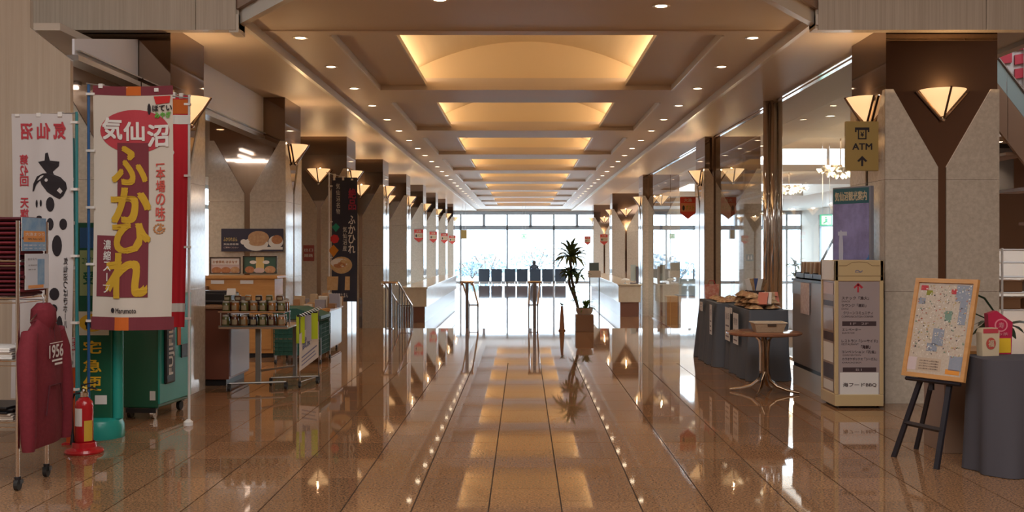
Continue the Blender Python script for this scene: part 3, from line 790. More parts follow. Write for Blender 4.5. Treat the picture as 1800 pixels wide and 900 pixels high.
# white banner seen from the back: the writing shows through reversed
brush = [(340, 340), (358, 335), (372, 395), (442, 402), (438, 435), (392, 478), (400, 500), (450, 520), (490, 560), (498, 605), (470, 660), (440, 685), (400, 665), (350, 630), (310, 575), (300, 545), (270, 575), (250, 625), (238, 628), (245, 570), (275, 515), (320, 492), (350, 490), (320, 450), (285, 405), (335, 395)]
sc_ = 150 / 643
brushes = [lambda p: p.poly([(x * sc_, 190 + y * sc_) for x, y in brush])]
for e_ in ((63.5, 358, 2, 7), (71, 357, 2, 6), (86.5, 359, 7, 13), (68, 382, 5, 3), (86, 394, 6, 11), (109, 394, 7, 10), (98, 432, 9, 19), (94, 517, 9, 11), (93, 543, 7, 8), (104, 577, 6, 22), (60, 600, 5, 14), (72, 640, 6, 20), (100, 655, 4, 12)):
    brushes.append(lambda p, e_=e_: p.ell(*e_, 14, 1))
wb = [(.004, 'brush_stroke', BLK_P, brushes),
      (.006, 'patch', BANW2, lambda p: (p.poly([(400 * sc_, 190 + 580 * sc_), (440 * sc_, 190 + 596 * sc_), (465 * sc_, 190 + 625 * sc_), (448 * sc_, 190 + 645 * sc_), (412 * sc_, 190 + 612 * sc_)]), p.ell(345 * sc_, 190 + 542 * sc_, 2.6, 3, 10, 1))),
      (.004, 'lettering', REDP, [lambda p: tx(p, '沼', 37, 57, 217, 244, bold=.035, mirror=True), lambda p: tx(p, '仙', 66, 88, 217, 244, bold=.035, mirror=True), lambda p: tx(p, '気', 94, 115, 215, 244, bold=.035, mirror=True),
            lambda p: tcol(p, ['第', '42', '回', ' ', '天', '旗', 'ま', 'つ', 'り'], 41, 271, 19, 14, .03, True)]),
      (.004, 'lettering', BLK_P, lambda p: tcol(p, '気仙沼つばきホール', 114, 452, 14, 7, .01, True))]
b3, _, _ = banner('banner', 'white banner seen from behind with black brush strokes and reversed red lettering', 7.9, (20, 127, 200, 700), .012, 0, BANW2, wb, 1, (133, 196, 0), POLET, ((18, 204), (136, 198)))
MB().lathe([(.03, 0), (.03, .03), (.015, .05)], (0, .02, 0), n=12).build('foot', mat('grey_plastic', (.3, .3, .32), .5), b3, smooth=True)
t = thing('banner_pole', 'leaning teal pole between the white banner and the cream banner', 'pole', (PX(141, 7.98), 7.98, 0))
MB().tube([(0, 0, 0), (PX(129, 7.98) - PX(141, 7.98), 0, PZ(243, 7.98))], .011, 8).build('tube', POLET, t, smooth=True)
ml = MB()
for py in (318, 393, 470): f = 1 - (py - 243) / 560; ml.box(-.075 * f - .02, -.075 * f + .02, -.015, .015, PZ(py, 8.15) - .012, PZ(py, 8.15) + .012)
ml.build('clip', WHITE, t)

# ------------------------------------------------------------ fire extinguisher and its sign
fe = thing('fire_extinguisher', 'red fire extinguisher with label on a round red stand', 'extinguisher', (PX(148, 7.85), 7.85, 0))
RED = mat('red_enamel', (0.50, 0.012, 0.02), 0.22, coat=.4)
MB().lathe([(.135, 0), (.14, .012), (.13, .03), (.09, .042), (.085, .075), (.075, .08), (.073, .045)], n=28).build('stand', RED, fe, smooth=True)
MB().lathe([(.055, .045), (.064, .06), (.064, .34), (.058, .375), (.035, .40), (.022, .41)], n=28).build('cylinder', RED, fe, smooth=True)
MB().lathe([(.022, .405), (.03, .41), (.03, .44), (.018, .45), (.014, .465)], n=16).build('valve', CHROME, fe, smooth=True)
MB().prism([(-.02, .455), (.05, .47), (.095, .46), (.095, .468), (.05, .482), (-.02, .47)], -.012, .012, axis='y').prism([(-.02, .48), (.03, .50), (.10, .51), (.10, .518), (.03, .51), (-.02, .495)], -.012, .012, axis='y').build('lever', BLACK, fe)
MB().tube([(-.02, 0, .44), (-.07, -.01, .43), (-.085, -.015, .34), (-.08, -.015, .2), (-.078, -.015, .12)], .009, 8).tube([(-.078, -.015, .14), (-.08, -.02, .06)], [.011, .018], 8).build('hose', BLACK, fe, smooth=True)
MB().lathe([(.0648, .2), (.0648, .33)], n=10, a0=pi * 1.2, a1=pi * 1.55).build('label_plate', PAPER, fe, smooth=True)
MB().lathe([(.0648, .09), (.0648, .24)], n=10, a0=pi * 1.62, a1=pi * 1.95).build('label_plate', mat('label_yellow', (.7, .45, .05), .6), fe, smooth=True)
T([(.03, -.02, .47), (.0, -.03, .485)], .008, 6).build('safety_pin', mat('pin_yellow', (.8, .6, .1), .5), fe)
es = thing('extinguisher_sign', 'small red and white sign on a slim orange post', 'sign', (PX(125, 8.17), 8.17, 0))
B(-.035, .035, -.004, .004, .01, .62).build('post', mat('sign_orange', (.65, .10, .02), .5), es)
B(-.06, .05, -.03, .03, 0, .012).build('base', SIGNRED, es)
B(-.045, .055, -.014, -.004, .59, .82).build('plate', PAPER, es)
pm = plane_map((0, -.0145, 0), (1, 0, 0), (0, 0, 1), (0, -1, 0), .001)
Print(pm).rect(-.04, .05, .72, .815).build('print', SIGNRED, es)
Print(plane_map((0, -.017, 0), (1, 0, 0), (0, 0, 1), (0, -1, 0), .001)).column('消火器', .022, .81, .028, .03, .04).ell(-.015, .765, .012, .03, 10, 1).build('lettering', WHT_P, es)
Print(plane_map((0, -.017, 0), (1, 0, 0), (0, 0, 1), (0, -1, 0), 0)).text('使い方', -.02, .03, .68, .70).ell(.005, .625, .02, .02, 12, 1).build('lettering', mat('ink_grey', (.4, .35, .35), .7), es)

# ------------------------------------------------------------ parcel service sign pillar
GREEN = mat('green_enamel', (0.010, 0.115, 0.062), 0.3, coat=.2)
TEAL = mat('teal_enamel', (0.02, 0.33, 0.28), 0.3, coat=.2)
KY = mat('parcel_yellow', (0.80, 0.50, 0.03), 0.5)
pk = thing('parcel_sign', 'green parcel service sign pillar with yellow characters and rounded foot', 'sign', (PX(168, 8.45) + .01, 8.5, 0))
MB().lathe([(.19, 0), (.195, .02), (.19, .10), (.175, .14), (.13, .16)], n=28).build('foot', TEAL, pk, smooth=True)
W_ = .165
MB().box(-W_, W_ - .04, -.06, .05, .15, 1.70).build('board', GREEN, pk, bevel=.01)
MB().tube([(W_ - .02, 0, .15), (W_ - .02, 0, 1.70)], .045, 18).build('edge_tube', TEAL, pk, smooth=True)
fp = plane_map((0, -.061, 0), (1, 0, 0), (0, 0, 1), (0, -1, 0), .001)
def pz(y): return PZ(y, 8.4)
Print(fp).rect(-.165, .10, pz(590), pz(548)).build('logo_ground', mat('logo_cream', (.7, .66, .5), .6), pk)
fp2 = plane_map((0, -.061, 0), (1, 0, 0), (0, 0, 1), (0, -1, 0), .0025)
Print(fp2).ell(-.03, pz(568), .105, .07).build('logo', KY, pk)
fp3 = plane_map((0, -.061, 0), (1, 0, 0), (0, 0, 1), (0, -1, 0), .004)
zc = pz(568)
cat_ = Print(fp3).ell(-.03, zc - .005, .06, .035).ell(.0, zc + .02, .032, .028).poly([(-.025, zc + .03), (-.02, zc + .062), (-.003, zc + .045)]).poly([(.005, zc + .045), (.022, zc + .062), (.028, zc + .03)]).rect(-.08, -.065, zc - .05, zc).rect(-.01, .005, zc - .055, zc)
cat_.build('logo_figure', BLK_P, pk)
Print(plane_map((0, -.061, 0), (1, 0, 0), (0, 0, 1), (0, -1, 0), .0055)).ell(-.008, zc + .022, .006, .007, 8, 1).ell(.012, zc + .022, .006, .007, 8, 1).build('logo_eye', KY, pk)
Print(fp2).text('宅', -.10, .04, pz(622), pz(600), .02).text('急', -.10, .04, pz(655), pz(632), .02).text('便', -.10, .04, pz(688), pz(662), .02).build('lettering', KY, pk)
Print(fp2).rect(-.01, .085, pz(712), pz(696)).build('label_plate', PAPER, pk)
Print(fp2).rect(-.13, .1, pz(520), pz(440)).build('panel', mat('parcel_pale', (.35, .45, .20), .5), pk)
Print(fp2).rect(-.13, .1, pz(436), pz(400)).build('panel', mat('parcel_blue', (.03, .12, .3), .5), pk)
Print(fp3).text('受付', -.1, .08, pz(500), pz(478), .03).text('コンビニより便利', -.11, .09, pz(465), pz(452), .02).build('lettering', mat('dark_green', (.01, .12, .05), .6), pk)

# ------------------------------------------------------------ photo print kiosk
ks = thing('photo_kiosk', 'green rolling photo print cabinet with a vertical black logo strip', 'kiosk', (-3.46, 9.70, 0), math.radians(-7))
kx, ky, kz = .31, .33, 1.06
MB().box(-kx, kx, -ky, ky, .10, kz).build('cabinet', GREEN, ks, bevel=.012)
MB().box(kx - .02, kx + .012, -ky + .01, ky, .13, kz + .01).build('side_panel', TEAL, ks, bevel=.01)
B(-kx - .01, kx + .01, -ky - .01, ky + .01, kz, kz + .03).build('top', TEAL, ks, bevel=.01)
for s in (-1, 1):
    for r in (-1, 1):
        MB().tube([(s * .24 - .015, r * .26, .045), (s * .24 + .015, r * .26, .045)], .045, 14).build('caster', CHROME if r < 0 else RUBBER, ks, smooth=True)
        B(s * .24 - .03, s * .24 + .03, r * .26 - .03, r * .26 + .03, .08, .105).build('caster_plate', BLACK, ks)
B(.02, .30, -ky - .012, -ky - .0, .06, .10).build('kick_plate', BLACK, ks)
B(.24, .29, -ky - .004, -ky, .17, .25).build('sticker', PAPER, ks)
sm = plane_map((kx + .013, 0, 0), (0, 1, 0), (0, 0, 1), (1, 0, 0), .002)
# black strip with rounded raised body
MB().box(kx + .01, kx + .04, -.24, -.06, .30, .98).build('logo_strip', BLACK, ks, bevel=.012)
lp2 = Print(plane_map((kx + .042, -.15, .64), (0, 0, 1), (0, -1, 0), (1, 0, 0), .001)); lp2.text('FUJIFILM', -.26, .28, -.05, .05, .05); lp2.build('lettering', WHT_P, ks)
B(kx + .01, kx + .02, .03, .09, .62, .86).build('orange_sticker', mat('sticker_orange', (.65, .12, .02), .5), ks)
B(kx + .01, kx + .025, .1, .24, .50, .62).build('card_slot', BLACK, ks)
Print(plane_map((kx + .0125, 0, 0), (0, 1, 0), (0, 0, 1), (1, 0, 0), .001)).text('受付', .08, .2, .93, .99, .03).build('lettering', mat('dark_blue', (.02, .05, .2), .5), ks)
gs = thing('round_grey_screen', 'grey oval disc standing on the green photo cabinet', 'display', (-3.28, 9.75, 1.09))
MB().lathe([(.09, 0), (.09, .015), (.02, .03), (.018, .12)], n=18).build('foot', STEEL, gs, smooth=True)
m = MB(); ring = [(math.cos(2 * pi * k / 28) * .13, math.sin(2 * pi * k / 28) * .24 + .30) for k in range(28)]
m.prism(ring, -.02, .02, axis='y').build('disc', mat('disc_grey', (.25, .25, .28), .4), gs)

# ============================================================ LEFT SHOP FITTINGS
LILAC = mat('lilac_panel', (0.45, 0.45, 0.55), 0.4)
REDBR = mat('counter_brown', (0.20, 0.07, 0.045), 0.28)
c = thing('counter', 'red brown counter with a pale lilac end panel behind the jar table', 'counter', (-3.62, 12.0, 0))
o3 = (-3.62, 12.0, 0)
B(-4.02, -3.20, 11.62, 12.45, .07, .84).build('body', REDBR, c, o3, bevel=.005)
B(-4.06, -3.17, 11.58, 12.49, .84, .87).build('top', mat('counter_top', (.34, .19, .11), .25), c, o3, bevel=.005)
B(-3.98, -3.24, 11.66, 12.41, 0, .07).build('plinth', BLACK, c, o3)
B(-3.20, -3.185, 11.66, 12.43, .10, .80).build('end_panel', LILAC, c, o3)
bx = B(-.13, .13, -.14, .14, 0, .13).build('carton', mat('carton', (.42, .26, .14), .8), bevel=.004); bx.location = (-3.83, 11.98, .872); tag(bx, 'low brown carton on the red brown counter', 'box')
pr_ = thing('printer', 'flat black office printer standing on the red brown counter', 'printer', (-3.46, 12.1, .87))
B(-.2, .2, -.17, .17, 0, .13).build('body', BLACK, pr_, bevel=.015); B(-.15, .15, -.20, -.16, .03, .045).build('tray', mat('tray', (.08, .08, .09), .4), pr_); B(-.17, .17, -.12, .15, .13, .15).build('lid', mat('lid', (.05, .045, .05), .3), pr_, bevel=.006)
# orange display cabinet in front of the second column
cb = thing('cabinet', 'orange wooden shop cabinet against the column below the framed pictures', 'cabinet', (-3.9, 14.9, 0))
B(-.56, .50, -.28, .22, .06, 1.08).build('body', WOOD, cb, bevel=.004); B(-.60, .54, -.31, .25, 1.08, 1.12).build('top', WOOD, cb, bevel=.004); B(-.54, .48, -.25, .2, 0, .06).build('plinth', BLACK, cb)
B(-.56, -.40, -.36, -.29, .72, .98).build('side_box', WOODD, cb); B(-.38, .10, -.295, -.28, .76, .84).build('drawer', mat('drawer_grey', (.14, .12, .11), .4), cb)
d_ = B(-.52, .46, -.29, -.28, .12, .66).build('door', WOOD, cb)
for (x, m_, l_) in ((-.28, WHITE, 'small white card'), (.12, PAPER, 'small printed card')):
    o = B(-.09, .09, -.001, .002, 0, .05).build('card', m_); o.location = (-3.9 + x, 14.615, 1.01); tag(o, l_ + ' taped to the front of the orange cabinet', 'card')
# framed pictures on the cabinet and poster on the column
def picture(name, label, x0, x1, y0, y1, Y, back, draws, frame=True, cat='picture'):
    t = thing(name, label, cat, (PX((x0 + x1) / 2, Y), Y, PZ(y1, Y)))
    W = PX(x1, Y) - PX(x0, Y); H = PZ(y0, Y) - PZ(y1, Y)
    B(-W / 2, W / 2, .0, .015, 0, H).build('sheet', back, t)
    if frame:
        MB().box(-W / 2, W / 2, -.012, 0, 0, .012).box(-W / 2, W / 2, -.012, 0, H - .012, H).box(-W / 2, -W / 2 + .012, -.012, 0, 0, H).box(W / 2 - .012, W / 2, -.012, 0, 0, H).build('frame', mat('frame_dark', (.06, .04, .03), .3), t)
    for i, (m_, kind, a) in enumerate(draws):
        p_ = Print(plane_map((-W / 2, 0, 0), (1, 0, 0), (0, 0, 1), (0, -1, 0), .002 + .0007 * i))
        if kind == 'r': p_.rect(a[0] * W, a[1] * W, a[2] * H, a[3] * H)
        elif kind == 'e': p_.ell(a[0] * W, a[1] * H, a[2] * W, a[3] * H, 20, 1)
        else: p_.text(a[4], a[0] * W, a[1] * W, a[2] * H, a[3] * H, .02)
        p_.build('lettering' if kind == 't' else 'print', m_, t)
    return t
FOOD1 = mat('food_pale', (.60, .42, .24), .6, noise=(22, (.42, .20, .10), 1)); FOOD2 = mat('food_red', (.36, .12, .06), .6, noise=(20, (.55, .28, .12), 1))
NAVY = mat('poster_navy', (.035, .03, .06), .35); PINKP = mat('poster_pink', (.6, .48, .48), .5); GRNP = mat('poster_green', (.05, .12, .09), .5); GOLDP = mat('poster_gold', (.68, .52, .2), .5)
picture('poster', 'wide dark poster with steamed buns on the second left column', 389, 498, 402, 442, 15.2, NAVY,
        [(WHT_P, 'r', (.5, .99, .08, .2)), (WHT_P, 'e', (.36, .42, .05, .12)), (WHT_P, 'e', (.56, .33, .2, .30)), (FOOD1, 'e', (.60, .60, .17, .30)), (WHT_P, 'e', (.88, .42, .12, .28)), (FOOD2, 'e', (.90, .52, .09, .20)), (FOOD1, 'e', (.58, .38, .13, .14)),
         (GOLDP, 't', (.04, .26, .45, .62, 'ふかひれまん')), (WHT_P, 't', (.04, .28, .28, .36, '気仙沼名物')), (PINKP, 't', (.04, .28, .14, .21, 'ご賞味ください'))], frame=False, cat='poster')
picture('framed_picture', 'small framed picture of pink dishes left on the orange cabinet', 369, 423, 452, 481, 14.85, PINKP,
        [(FOOD2, 'e', (.22, .2, .16, .2)), (FOOD2, 'e', (.52, .2, .16, .2)), (FOOD1, 'e', (.82, .22, .15, .2)), (WHT_P, 'r', (.05, .95, .55, .9)), (FOOD2, 't', (.1, .9, .62, .8, 'お食事処 はまなす'))])
picture('framed_picture', 'small framed green and gold picture right on the orange cabinet', 427, 487, 450, 481, 14.85, GRNP,
        [(GOLDP, 'r', (.38, .62, .25, .98)), (WHT_P, 'e', (.3, .65, .1, .1)), (WHT_P, 'e', (.68, .65, .1, .1)), (FOOD2, 'e', (.2, .22, .14, .2)), (FOOD1, 'e', (.8, .22, .16, .22)), (PINKP, 'e', (.48, .18, .16, .16))])
picture('notice', 'small dull red notice on the third left column', 533, 552, 431, 459, 20.57, mat('notice_red', (.35, .08, .07), .6), [(PAPER, 't', (.1, .9, .6, .8, '出口')), (PAPER, 't', (.1, .9, .25, .45, '順路'))], frame=False, cat='notice')

# jar table
jt = thing('table', 'metal legged rolling table carrying two tiers of jars', 'table', (-2.86, 11.45, 0))
oj = (-2.86, 11.45, 0); JX0, JX1, JY0, JY1 = -3.18, -2.46, 11.15, 11.95
GREYM = mat('leg_grey', (.30, .29, .27), .35, .6)
B(JX0, JX1, JY0, JY1, .655, .675).build('tabletop', mat('table_brown', (.38, .24, .16), .25), jt, oj, bevel=.003)
MB().box(JX0, JX1, JY0, JY0 + .012, .675, .69).box(JX0, JX1, JY1 - .012, JY1, .675, .69).build('edge_rail', STEEL, jt, oj)
for (x, y, r) in ((-2.80, 11.3, .028), (-2.52, 11.8, .022)):
    B(x - r, x + r, y - r * .7, y + r * .7, .06, .655).build('leg', GREYM, jt, oj, bevel=.004)
for (x, y, wx) in ((-2.80, 11.3, .28), (-2.52, 11.8, .24)):
    T([(x - wx, y - .1, .08), (x + wx, y + .05, .08)], .011, 8).build('foot_bar', GREYM, jt, oj)
    for s in (-1, 1):
        xx, yy = x + s * wx, y - .025 + s * .075
        MB().tube([(xx - .014, yy, .034), (xx + .014, yy, .034)], .034, 12).box(xx - .018, xx + .018, yy - .012, yy + .012, .034, .078).build('caster', RUBBER, jt, oj)
T([(-2.80, 11.3, .2), (-2.52, 11.8, .2)], .012, 8).build('stretcher', STEEL, jt, oj)
rs = thing('riser', 'clear acrylic riser shelf with brown rails on the jar table', 'shelf', (-2.86, 11.4, .676))
B(-.32, .36, -.22, .10, .145, .152).build('shelf', mat('acrylic', (.5, .42, .36), .1), rs)
T([(-.33, -.225, .155), (.37, -.225, .155)], .008, 6).build('front_rail', mat('rail_brown', (.45, .28, .18), .3), rs)
for x in (-.31, .35):
    for y in (-.2, .08): T([(x, y, 0), (x, y, .146)], .006, 6).build('post', STEEL, rs)
JC = [mat('jar_green', (.10, .10, .03), .12), mat('jar_brown', (.10, .03, .015), .12), mat('jar_amber', (.30, .12, .03), .12), mat('jar_dark', (.03, .015, .02), .12)]
LIDW = mat('jar_lid', (.45, .42, .38), .4); JLAB = mat('jar_label', (.32, .26, .16), .6)
def jar(x, y, z, h, r, mi, lid, label, group):
    t = thing('jar', label, 'jar', (x, y, z), R.uniform(-.3, .3), group)
    MB().lathe([(r * .92, 0), (r, .008), (r, h * .78), (r * .82, h * .86)], n=14).build('glass', JC[mi], t, smooth=True)
    MB().lathe([(r * .86, h * .86), (r * .86, h), (.0001, h)], n=14).build('lid', lid, t, smooth=True)
    MB().lathe([(r * 1.01, h * .2), (r * 1.01, h * .62)], n=6, a0=pi * 1.25, a1=pi * 1.75).build('label', JLAB, t, smooth=True)
for r_ in range(2):
    for i in range(7):
        jar(-3.12 + .097 * i, 11.21 + r_ * .1, .676, .125, .038, (i + r_) % 4, CHROME if i % 2 else LIDW, (DLO[i] + ' squat jar from the left in front on the lower jar tier') if r_ == 0 else 'squat jar standing in the back row of the lower jar tier', 'jars on the lower tier')
for r_ in range(3):
    for i in range(7):
        jar(-3.12 + .097 * i, 11.225 + r_ * .1, .829, .115, .04, (i * 2 + r_) % 4, LIDW, (DLO[i] + ' pale lidded jar from the left in front on the riser') if r_ == 0 else 'pale lidded jar in the rows behind on the riser', 'jars on the riser')
for i in range(6):
    jar(-3.12 + .11 * i, 11.28, .945, .06, .036, i % 4, LIDW, DLO[i] + ' small jar from the left stacked on top of riser jars', 'jars stacked on the riser jars')
    if i in (0,): pass
cardh = thing('price_card', 'white folded price card standing among the riser jars', 'card', (-3.07, 11.245, 1.006))
MB().prism([(-.03, 0), (.03, 0), (0, .07)], -.045, .045, axis='x').build('card', PAPER, cardh)
# wire rack with yellow green packets, white sheet
wr = thing('wire_rack', 'small wire rack at the jar table end with hanging packets', 'rack', (-2.36, 11.6, 0))
MB().tube([(-.04, -.12, .06), (-.04, -.12, .78), (.06, .42, .84), (.06, .42, .06)], .007, 6).tube([(-.04, -.12, .06), (.06, .42, .06)], .007, 6).tube([(-.04, -.12, .74), (.06, .42, .80)], .006, 6).tube([(-.04, -.12, .45), (.06, .42, .45)], .005, 6).build('frame', STEEL, wr)
mb_ = MB()
for i in range(9): f = i / 8; mb_.tube([(-.04 + .10 * f, -.12 + .54 * f, .79 + .05 * f), (0.01 + .10 * f, -.18 + .54 * f, .77 + .05 * f)], .004, 5)
mb_.build('prong', STEEL, wr)
for (x, y) in ((-.04, -.12), (.06, .42)): MB().tube([(x - .011, y, .028), (x + .011, y, .028)], .028, 12).box(x - .012, x + .012, y - .01, y + .01, .03, .07).build('caster', RUBBER, wr)
YG = mat('packet_lime', (.50, .62, .02), .35)
for i, (f, m_, l_) in enumerate(((.12, YG, 'front lime green packet hanging on the wire rack'), (.36, mat('packet_grey', (.4, .38, .45), .3), 'grey packet hanging between two lime green packets'), (.6, YG, 'rear lime green packet hanging on the wire rack'))):
    t = thing('packet', l_, 'packet', (-2.36 - .06 + .19 * f, 11.6 - .16 + .54 * f, .77 + .05 * f - .30 - .0), .35)
    mb_ = MB(); g_ = [(-.045 + .09 * u / 4, .3 * v_ / 6) for v_ in range(7) for u in range(5)]
    mb_.add([(x, -.012 * math.sin(pi * (x + .045) / .09) * (1 - z / .35), z) for x, z in g_] + [(x, .012 * math.sin(pi * (x + .045) / .09) * (1 - z / .35) + .002, z) for x, z in g_],
            [(v_ * 5 + u, v_ * 5 + u + 1, v_ * 5 + u + 6, v_ * 5 + u + 5) for v_ in range(6) for u in range(4)] + [(35 + v_ * 5 + u, 35 + v_ * 5 + u + 5, 35 + v_ * 5 + u + 6, 35 + v_ * 5 + u + 1) for v_ in range(6) for u in range(4)])
    mb_.build('bag', m_, t, smooth=True); B(-.04, .04, -.004, .004, .285, .305).build('header', BLACK, t)
ws = thing('price_sheet', 'white printed price sheet hanging low from the wire rack', 'sheet', (-2.36, 11.6, .18))
m = MB(); m.add([(-.035, -.165, 0), (.065, .375, .10), (.065, .375, .50), (-.035, -.165, .40)], [(0, 1, 2, 3)]); m.build('sheet', PAPER, ws, solid=.002)
Print(lambda u, v: (-.035 + .10 * u + .004, -.165 + .54 * u - .004, .12 * u + v * .4)).text('試食', .15, .55, .5, .8, .02).rect(.1, .9, .30, .34).rect(.1, .8, .20, .23).rect(.1, .85, .1, .13).build('lettering', mat('ink_blue', (.2, .22, .4), .6), ws)
# green crate on wheels
gc = thing('mesh_cart', 'dark green mesh cart with steel rails behind the packet rack', 'cart', (-2.92, 14.15, 0))
GM = mat('mesh_green', (.02, .10, .075), .5)
mb_ = MB(); cx_, cy_ = .30, .36
for z in [.12 + .055 * i for i in range(9)]:
    mb_.tube([(-cx_, -cy_, z), (cx_, -cy_, z), (cx_, cy_, z), (-cx_, cy_, z), (-cx_, -cy_, z)], .005, 4)
for i in range(11):
    x = -cx_ + 2 * cx_ * i / 10; y = -cy_ + 2 * cy_ * i / 10
    for (a, b) in ((x, -cy_), (x, cy_), (-cx_, y), (cx_, y)): mb_.tube([(a, b, .12), (a, b, .58)], .005, 4)
o = mb_.build('mesh', GM, gc); o['kind'] = 'stuff'
MB().box(-.29, .29, -.35, .35, .12, .5).build('liner', GM, gc); MB().prism([(-cx_ - .01, .58), (cx_ + .01, .58), (cx_ + .01, .62), (0, .72), (-cx_ - .01, .72)], -cy_, cy_, axis='y').build('cover', GM, gc)
for (x, y) in ((-.28, -.34), (.3, -.34), (.3, .34), (-.28, .34)):
    T([(x, y, .05), (x, y, .34)], .010, 6).build('post', STEEL, gc); MB().tube([(x - .012, y, .03), (x + .012, y, .03)], .03, 10).build('caster', RUBBER, gc)
T([(-.28, -.345, .33), (.3, -.345, .33)], .010, 6).build('handle', STEEL, gc)
# low cabinet with blue white front panel
lc = thing('cabinet', 'low dark cabinet with pale blue side panel and wooden top', 'cabinet', (-3.02, 15.7, 0))
B(-.28, .25, -.5, .52, .06, .60).build('body', WOODD, lc, bevel=.004); B(-.36, .28, -.54, .56, .60, .64).build('top', WOOD, lc, bevel=.004)
B(.25, .262, -.48, .52, .08, .60).build('side_panel', mat('panel_blue', (.48, .56, .66), .2), lc); T([(.27, -.46, .63), (.27, .52, .63)], .012, 6).build('rail', STEEL, lc)
for (x, y) in ((-.2, -.42), (.2, -.42), (.2, .44), (-.2, .44)): MB().tube([(x - .012, y, .03), (x + .012, y, .03)], .03, 10).build('caster', RUBBER, lc)
GOODS = [mat('goods_%s' % n, c_, .6) for n, c_ in (('tan', (.5, .32, .18)), ('white', (.7, .68, .64)), ('grey', (.35, .35, .42)), ('brown', (.3, .16, .08)), ('cream', (.65, .55, .40)))]
for i in range(16):
    w_, h_ = R.uniform(.04, .08), R.uniform(.06, .20)
    o = B(-w_, w_, -.035, .035, 0, h_).build('gift_box', GOODS[i % 5], bevel=.004)
    o.location = (-3.24 + .17 * (i % 4), 15.28 + .2 * (i // 4), .641); o.rotation_euler = (0, 0, R.uniform(-.2, .2)); tag(o, 'small boxed sweets displayed on the low dark cabinet', 'box', 'boxes on the low dark cabinet')
# dark banner
DNAVY = mat('banner_navy', (.035, .04, .07), .8); WARMF = mat('bun_tan', (.52, .32, .14), .8, noise=(20, (.66, .48, .28), 1))
dk = [(.004, 'diamond', mat('dia_green', (.02, .3, .2), .8), lambda p: p.poly([(590, 392), (597, 399), (590, 408), (583, 399)])),
      (.004, 'diamond', mat('dia_red', (.62, .04, .05), .8), lambda p: p.ell(588, 420, 8, 8, 7, 1)),
      (.004, 'diamond', mat('dia_orange', (.65, .25, .03), .8), lambda p: p.poly([(586, 430), (595, 440), (586, 452), (577, 440)])),
      (.004, 'picture', WARMF, [lambda p: p.ell(600, 466, 19, 15, 20, 2), lambda p: p.rect(575, 615, 486, 510)]),
      (.006, 'picture', WHT_P, lambda p: p.ell(596, 462, 15, 8, 16, 1)),
      (.008, 'picture', FOOD2, lambda p: p.ell(597, 466, 11, 5, 14, 1)),
      (.006, 'lettering', WHT_P, lambda p: (tcol(p, 'ふかひれ', 618, 378, 17, 12, .02), tcol(p, '気仙沼産', 606, 398, 11, 7), tcol(p, '気仙沼名物', 594, 322, 11, 7), tx(p, 'ふかひれまん', 586, 612, 515, 523))),
      (.006, 'lettering', mat('ink_crimson', (.45, .05, .10), .8), lambda p: tcol(p, '絶品', 619, 330, 20, 13, .02))]
b4, _, _ = banner('banner', 'dark navy banner with white writing and a steamed bun picture', 16.75, (583, 628, 312, 530), .01, 0, DNAVY, dk, -1, (578, 303, 0), WHITE, ((573, 303), (628, 318)), loops=4)
MB().lathe([(.14, 0), (.15, .02), (.12, .05), (.03, .07)], (0, .02, 0), n=16).build('base', WHITE, b4, smooth=True)

# ============================================================ RIGHT SIDE
CLOTH = mat('cloth_blue_grey', (.115, .13, .16), .9); CLOTHD = mat('cloth_dark', (.075, .07, .085), .9)
def drape(name, label, x0, x1, y0, y1, h, m_, seed, flare=.05, corner=.0, point=None):
    """tablecloth: flat top, skirt with folds down to the floor"""
    t = thing(name, label, 'tablecloth', ((x0 + x1) / 2, (y0 + y1) / 2, 0))
    cx, cy = (x0 + x1) / 2, (y0 + y1) / 2; a, b = (x1 - x0) / 2, (y1 - y0) / 2
    rr = random.Random(seed); path = []; r = max(corner, .03)
    def arc(ox, oy, s): return [(ox + r * math.cos(math.radians(s + 90 * i / 6)), oy + r * math.sin(math.radians(s + 90 * i / 6))) for i in range(7)]
    cor = [arc(a - r, b - r, 0), arc(-a + r, b - r, 90), arc(-a + r, -b + r, 180), arc(a - r, -b + r, 270)]
    for i in range(4):
        path += cor[i]; p0, p1 = Vector(cor[i][-1]), Vector(cor[(i + 1) % 4][0]); n = max(2, int((p1 - p0).length / .03))
        path += [tuple(p0.lerp(p1, k / n)) for k in range(1, n)]
    n = len(path); s_ = [0]
    for i in range(1, n): s_.append(s_[-1] + (Vector(path[i]) - Vector(path[i - 1])).length)
    rows = 10; vs = []
    for j in range(rows + 1):
        f = j / rows
        for i, (x, y) in enumerate(path):
            nx_, ny_ = Vector(path[(i + 1) % n]) - Vector(path[i - 1]), None
            nn = Vector((nx_.y, -nx_.x)).normalized()
            w_ = f * (flare + .022 * math.sin(s_[i] * 13 + seed) + .014 * math.sin(s_[i] * 31 + seed * 2 + f))
            z = h * (1 - f) + (0.004 if f == 1 else 0)
            vs.append((x + nn.x * w_, y + nn.y * w_, z if j else h))
    fs = [(j * n + i, j * n + (i + 1) % n, (j + 1) * n + (i + 1) % n, (j + 1) * n + i) for j in range(rows) for i in range(n)]
    vs.append((0, 0, h)); c_ = len(vs) - 1
    fs += [(c_, i, (i + 1) % n) for i in range(n)]
    MB().add(vs, fs).build('cloth', m_, t, smooth=True)
    return t
def tbl(name, label, x0, x1, y0, y1, h):
    t = thing(name, label, 'table', ((x0 + x1) / 2, (y0 + y1) / 2, 0)); a, b = (x1 - x0) / 2, (y1 - y0) / 2
    B(-a, a, -b, b, h - .03, h).build('tabletop', WOODD, t)
    for s in (-1, 1):
        for r in (-1, 1): T([(s * (a - .06), r * (b - .06), 0), (s * (a - .06), r * (b - .06), h - .03)], .014, 8).build('leg', STEEL, t)
